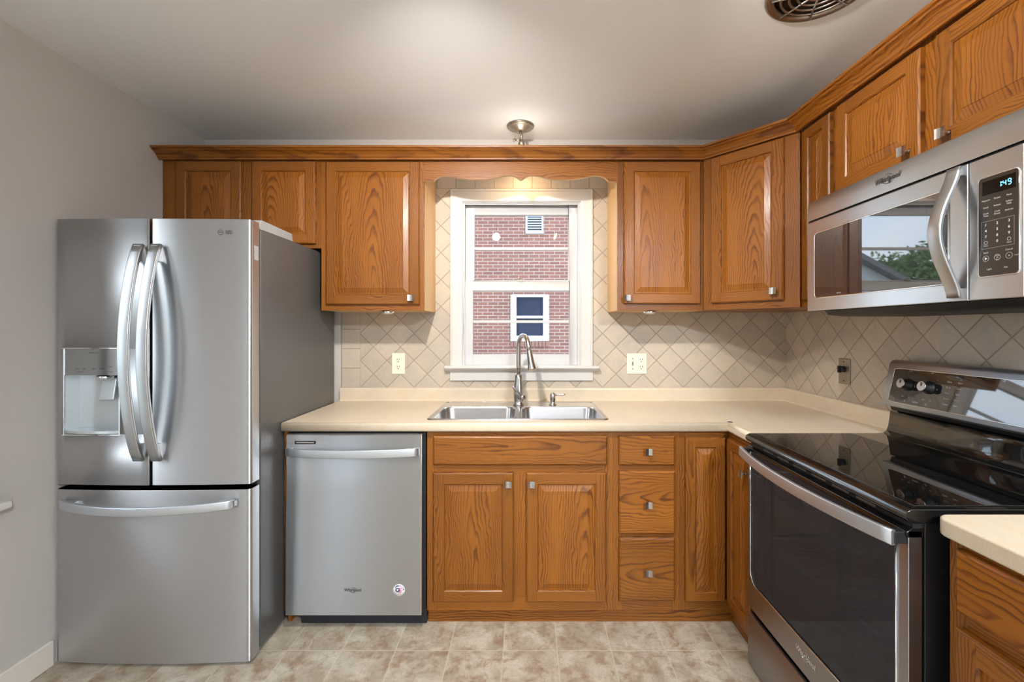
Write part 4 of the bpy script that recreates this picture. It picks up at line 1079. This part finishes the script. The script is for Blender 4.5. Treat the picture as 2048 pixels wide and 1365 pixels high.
    tx.text('Timer', .0045, c1, y, 1.5285); tx.text('Clock', .0045, c3, y, 1.5285)
    tx.text('Start', .0058, c1, y, 1.512); tx.text('Add\n30\nSec', .0048, c2, y, 1.497); tx.text('Cancel', .0058, c3, y, 1.512)
    tx.face([(c1-.0025, y, 1.502), (c1-.0025, y, 1.494), (c1+.004, y, 1.498)])
    for x in (c1, c2, c3): tx.lathe([(.0072, 0), (.0072, -.0002), (.0067, -.0002), (.0067, 0)], (x, y, 1.498), 'y', 20, cap=False)
    tx.text('x', .008, c3, y, 1.4985); tx.text('Light', .0058, .698, y, 1.472); tx.text('Fan', .0058, .735, y, 1.472)
    tx.text('Lock', .004, .757, y, 1.497)
    for (a, b, c, e) in ((.680, .753, 1.5865, 1.5868), (.680, .753, 1.5215, 1.5218), (.680, .6803, 1.5215, 1.5868), (.7527, .753, 1.5215, 1.5868)): tx.box(a, b, y-.0001, y, c, e)
    S(cp, 'key_print', tx, TXT)
    S(t, 'logo', swirl_logo(MB(), .024, .392, -.0062, 1.790), DARKBADGE) if False else None
    P('logo', swirl_logo(MB(), .023, .392, -.0052, 1.789), DARKBADGE)
microwave()

# ------------------------------------------------------------------ ceiling things
def sink_lamp():
    cx, cy = -.036, Y(2.452)
    t = thing('ceiling_spotlight', 'aged nickel swivel spotlight on the ceiling above the sink window', 'light', (cx, cy, ZC))
    put('canopy', MB().lathe([(.074, -.0005), (.074, -.006), (.066, -.012), (.056, -.012), (.050, -.018), (.036, -.022), (.030, -.030), (.010, -.032)], (0, 0, 0), 'z', 36), BRONZE, t, local=True)
    put('arm', MB().tube([(0, 0, -.03), (.004, -.004, -.05), (.006, -.006, -.080)], .0075, 10).tube([(-.012, 0, -.028), (-.012, 0, -.042)], .004, 8), BRONZE, t, local=True)
    put('swivel', MB().tube([(-.034, -.010, -.082), (.012, -.006, -.078)], .0055, 10).lathe([(.006, 0), (.012, -.008), (.017, -.018), (.017, -.030)], (.006, -.006, -.078), 'z', 16).lathe([(.009, -.004), (.009, .004)], (-.034, -.010, -.082), 'x', 12), BRONZE, t, local=True)
    put('head', MB().lathe([(.012, 0), (.018, -.012), (.020, -.05), (.030, -.085), (.030, -.092), (.027, -.090), (.018, -.055)], (.006, -.006, -.112), 'z', 24, cap=False), BRONZE, t, local=True)
    put('bulb', MB().lathe([(.004, -.058), (.016, -.064), (.024, -.076), (.020, -.086), (.002, -.089)], (.006, -.006, -.112), 'z', 20), emis('bulb_warm', (1, .62, .28, 1), 12), t, local=True)
    li = bpy.data.lights.new('sink_bulb_light', 'SPOT'); li.energy = 3; li.color = (1, .62, .28); li.shadow_soft_size = .02; li.spot_size = math.radians(165); li.spot_blend = .8
    lo = bpy.data.objects.new('sink_bulb_light', li); COL.objects.link(lo); lo.location = (.006, -.006, -.214); lo.parent = t
    lo.rotation_euler = (math.radians(28), 0, 0)
    li = bpy.data.lights.new('sink_bulb_glow', 'POINT'); li.energy = 1.1; li.color = (1, .90, .80); li.shadow_soft_size = .035
    lo = bpy.data.objects.new('sink_bulb_glow', li); COL.objects.link(lo); lo.location = (.006, -.050, -.19); lo.parent = t
sink_lamp()
def fan_grille():
    cx, cy, R = .9485, Y(1.454), .160
    t = thing('exhaust_fan_grille', 'round nickel exhaust fan grille with concentric rings set in the ceiling', 'fan', (cx, cy, ZC))
    put('rim', MB().lathe([(R, -.0005), (R, -.008), (R-.008, -.014), (R-.018, -.016), (R-.028, -.012), (R-.030, -.004)], (0, 0, 0), 'z', 56, cap=False), BRONZE, t, local=True)
    put('screen', MB().lathe([(R-.02, -.002), (.001, -.003)], (0, 0, 0), 'z', 40), MESHM, t, local=True)
    for r in (.112, .088, .064, .040):
        put('ring', MB().tube([(r*math.cos(2*PI*k/40), r*math.sin(2*PI*k/40), -.015) for k in range(41)], .0042, 8), BRONZE, t, local=True)
    for a in (10, 55, 100, 145, 190, 235, 280, 325):
        ra = math.radians(a+15); put('spoke', MB().tube([(.03*math.cos(ra), .03*math.sin(ra), -.016), ((R-.02)*math.cos(ra), (R-.02)*math.sin(ra), -.016)], .0038, 8), NICKEL, t, local=True)
    put('hub', MB().lathe([(.036, -.004), (.036, -.014), (.030, -.021), (.012, -.025), (.002, -.026)], (0, 0, 0), 'z', 28), BRONZE, t, local=True)
fan_grille()
def track_light():
    # three-head ceiling fixture just outside the view; it throws the cabinet shadows
    cx, cy = -.03, Y(.95)
    t = thing('track_light', 'three-head nickel track light on the kitchen ceiling', 'light', (cx, cy, ZC))
    put('bar', MB().tube([(-.33, 0, -.05), (.33, 0, -.05)], .009, 10).lathe([(.06, -.0005), (.06, -.012), (.02, -.03), (.01, -.05)], (0, 0, 0), 'z', 28), NICKEL, t, local=True)
    for i, (x, dv, e) in enumerate(((-.27, (0, 1.6, -1.0), 1.6), (0, (-.5, -1, -.7), .3), (.26, (1, .45, -.55), .7))):
        v = Vector(dv).normalized(); c = Vector((x, 0, -.165))
        h = put('head', MB().tube([(x, 0, -.05), (x, 0, -.15)], .006, 8).tube([c-v*.035, c, c+v*.06], [.018, .026, .040], 20), NICKEL, t, local=True)
        sub('bulb', MB().tube([c+v*.061, c+v*.063], [.034, .030], 20), emis('track_bulb', (1, .88, .72, 1), 22), h, h.location)
        li = bpy.data.lights.new('track_spot', 'SPOT'); li.energy = TRACK*e; li.color = (1, .94, .87); li.shadow_soft_size = .035
        li.spot_size = math.radians(118); li.spot_blend = .8
        lo = bpy.data.objects.new('track_spot', li); COL.objects.link(lo); lo.parent = t; lo.location = c+v*.08
        lo.rotation_euler = v.to_track_quat('-Z', 'Y').to_euler()
TRACK = 60
track_light()
def dome(x, d, e, lab):  # unseen fill light, added behind the camera to brighten the kitchen
    t = thing('fill_dome_light', lab, 'light', (x, Y(d), ZC))
    put('pan', MB().lathe([(.17, -.0005), (.17, -.02), (.15, -.03)], (0, 0, 0), 'z', 36), NICKEL, t, local=True)
    put('diffuser', MB().lathe([(.150, -.028), (.14, -.06), (.10, -.09), (.04, -.105), (.002, -.108)], (0, 0, 0), 'z', 36), emis('fill_dome_glow', (.95, .97, 1, 1), 4), t, local=True)
    li = bpy.data.lights.new('dome_fill_lamp', 'AREA'); li.shape = 'DISK'; li.size = .5; li.energy = e; li.color = (.88, .94, 1)
    lo = bpy.data.objects.new('dome_fill_lamp', li); COL.objects.link(lo); lo.parent = t; lo.location = (0, 0, -.12)
dome(1.05, -1.2, 150, 'unseen dome-shaped fill light added on the ceiling behind the camera')

# ------------------------------------------------------------------ outside
mark(put('lawn', MB().box(-60, 40, .2, 70, -.75, -.7), GRASSM), kind='structure')
mark(put('lawn', MB().box(-60, XL-.3, -40, .19, -.75, -.7), GRASSM), kind='structure')
def brick_house():
    hy = Y(9.0); t = thing('brick_house', 'red brick house with one white window seen through the kitchen window', 'house', (1.5, hy, -.7))
    mb = MB(); hx0, hx1 = -1.6, 7
    def cells(holes, z1):
        xs = sorted({hx0, hx1, *[h[0] for h in holes], *[h[1] for h in holes]}); zs = sorted({-.7, z1, *[h[2] for h in holes], *[h[3] for h in holes]})
        for i in range(len(xs)-1):
            for j in range(len(zs)-1):
                cx, cz = (xs[i]+xs[i+1])/2, (zs[j]+zs[j+1])/2
                if any(h[0] < cx < h[1] and h[2] < cz < h[3] for h in holes): continue
                mb.box(xs[i], xs[i+1], hy, hy+.2, zs[j], zs[j+1])
    cells([(-.33, .44, 1.09, 2.02), (-.03, .33, 3.24, 3.62)], 5.4)
    mb.box(hx0, hx0+.2, hy+.2, hy+8, -.7, 5.4)
    put('brick_wall', mb, BRICK, t)
    put('roof', MB().prism([(hx0-.3, 5.4), (hx1+.3, 5.4), (hx1-2, 7.4), (hx0+2, 7.4)], 'y', hy-.3, hy+8), ROOFG, t)
    mb = MB(); a, b, c, e = -.33, .44, 1.09, 2.02; y = hy-.03
    f = .12
    mb.box(a, a+f, y, hy+.1, c, e); mb.box(b-f, b, y, hy+.1, c, e); mb.box(a+f, b-f, y, hy+.1, e-.05, e); mb.box(a+f, b-f, y, hy+.1, c, c+.11); mb.box(a+f, b-f, y+.02, hy+.1, 1.545, 1.60)
    w = put('window', mb, VINYLW, t, bevel=.006)
    g = put('pane', MB().box(a+f, b-f, hy+.04, hy+.06, c+.1, e-.04), NPANE, None); g.location = Vector(g.location)-Vector(w.location)-Vector(t.location); g.parent = w
    mb = MB()
    for k in range(11): mb.box(a-.0+k*.0705, a+.062+k*.0705, hy-.03, hy+.05, c-.11, c-.005)
    put('brick_sill', mb, BRSILL, t, bevel=.004)
    mb = MB(); a, b, c, e = -.03, .33, 3.24, 3.62
    mb.box(a, a+.04, y, hy+.1, c, e); mb.box(b-.04, b, y, hy+.1, c, e); mb.box(a+.04, b-.04, y, hy+.1, c, c+.05); mb.box(a+.04, b-.04, y, hy+.1, e-.04, e)
    v = put('vent', mb, VINYLW, t)
    mb = MB()
    for k in range(6):
        z = c+.05+k*.05; mb.prism([(y+.01, z), (y+.05, z+.035), (y+.055, z+.03), (y+.015, z-.006)], 'x', a+.04, b-.04)
    g = put('louver', mb, VINYLW, None); g.location = Vector(g.location)-Vector(v.location)-Vector(t.location); g.parent = v
    g = put('vent_backing', MB().box(a+.04, b-.04, hy+.08, hy+.1, c, e), BLACKM, None); g.location = Vector(g.location)-Vector(v.location)-Vector(t.location); g.parent = v
brick_house()
def far_house(x, d, w, h, lab):
    t = thing('gabled_house', lab, 'house', (x, Y(d), -.7))
    put('siding_wall', MB().box(-w/2, w/2, 0, 6, 0, h), SIDING, t, local=True)
    put('gable', MB().prism([(-w/2, h), (w/2, h), (0, h+1.6)], 'y', 0, 6), SIDING, t, local=True)
    put('roof', MB().prism([(-w/2-.4, h-.2), (0, h+1.6), (w/2+.4, h-.2), (w/2+.4, h), (0, h+1.85), (-w/2-.4, h)], 'y', -.4, 6.4), ROOFG, t, local=True)
far_house(-9.4, 18, 6.0, 4.0, 'white sided house with low grey gable roof beyond the brick house')
def tree(x, d, h, r, lab, seed, n=2600, leaf=.22):
    rnd = random.Random(seed); t = thing('leafy_tree', lab, 'tree', (x, Y(d), -.7), 0, 'trees outside')
    put('trunk', MB().tube([(0, 0, 0), (.05, 0, h*.35), (.1, .05, h*.7)], [.22, .16, .08], 10), BARK, t, local=True)
    mb = MB(); blobs = [(rnd.uniform(-r, r)*.6, rnd.uniform(-r, r)*.6, h*.72+rnd.uniform(-.5, .5)*r, r*rnd.uniform(.4, .65)) for _ in range(9)]
    for _ in range(n):
        bx_, by_, bz_, br = rnd.choice(blobs); v = Vector((rnd.gauss(0, 1), rnd.gauss(0, 1), rnd.gauss(0, 1))).normalized()*br*rnd.uniform(.6, 1.05)
        c = Vector((bx_, by_, bz_))+v; a = Vector((rnd.gauss(0, 1), rnd.gauss(0, 1), rnd.gauss(0, 1))).normalized(); b = a.orthogonal().normalized(); s = leaf*rnd.uniform(.6, 1.2)
        mb.face([c-a*s, c+b*s*.45, c+a*s, c-b*s*.45])
    put('foliage', mb, LEAFM, t, local=True, recalc=False)
tree(-23.4, 30, 7.4, 2.6, 'leafy green tree behind the white sided house', 3)
tree(-9.5, .2, 6.0, 2.4, 'leafy tree outside the dining window', 5, 1800)
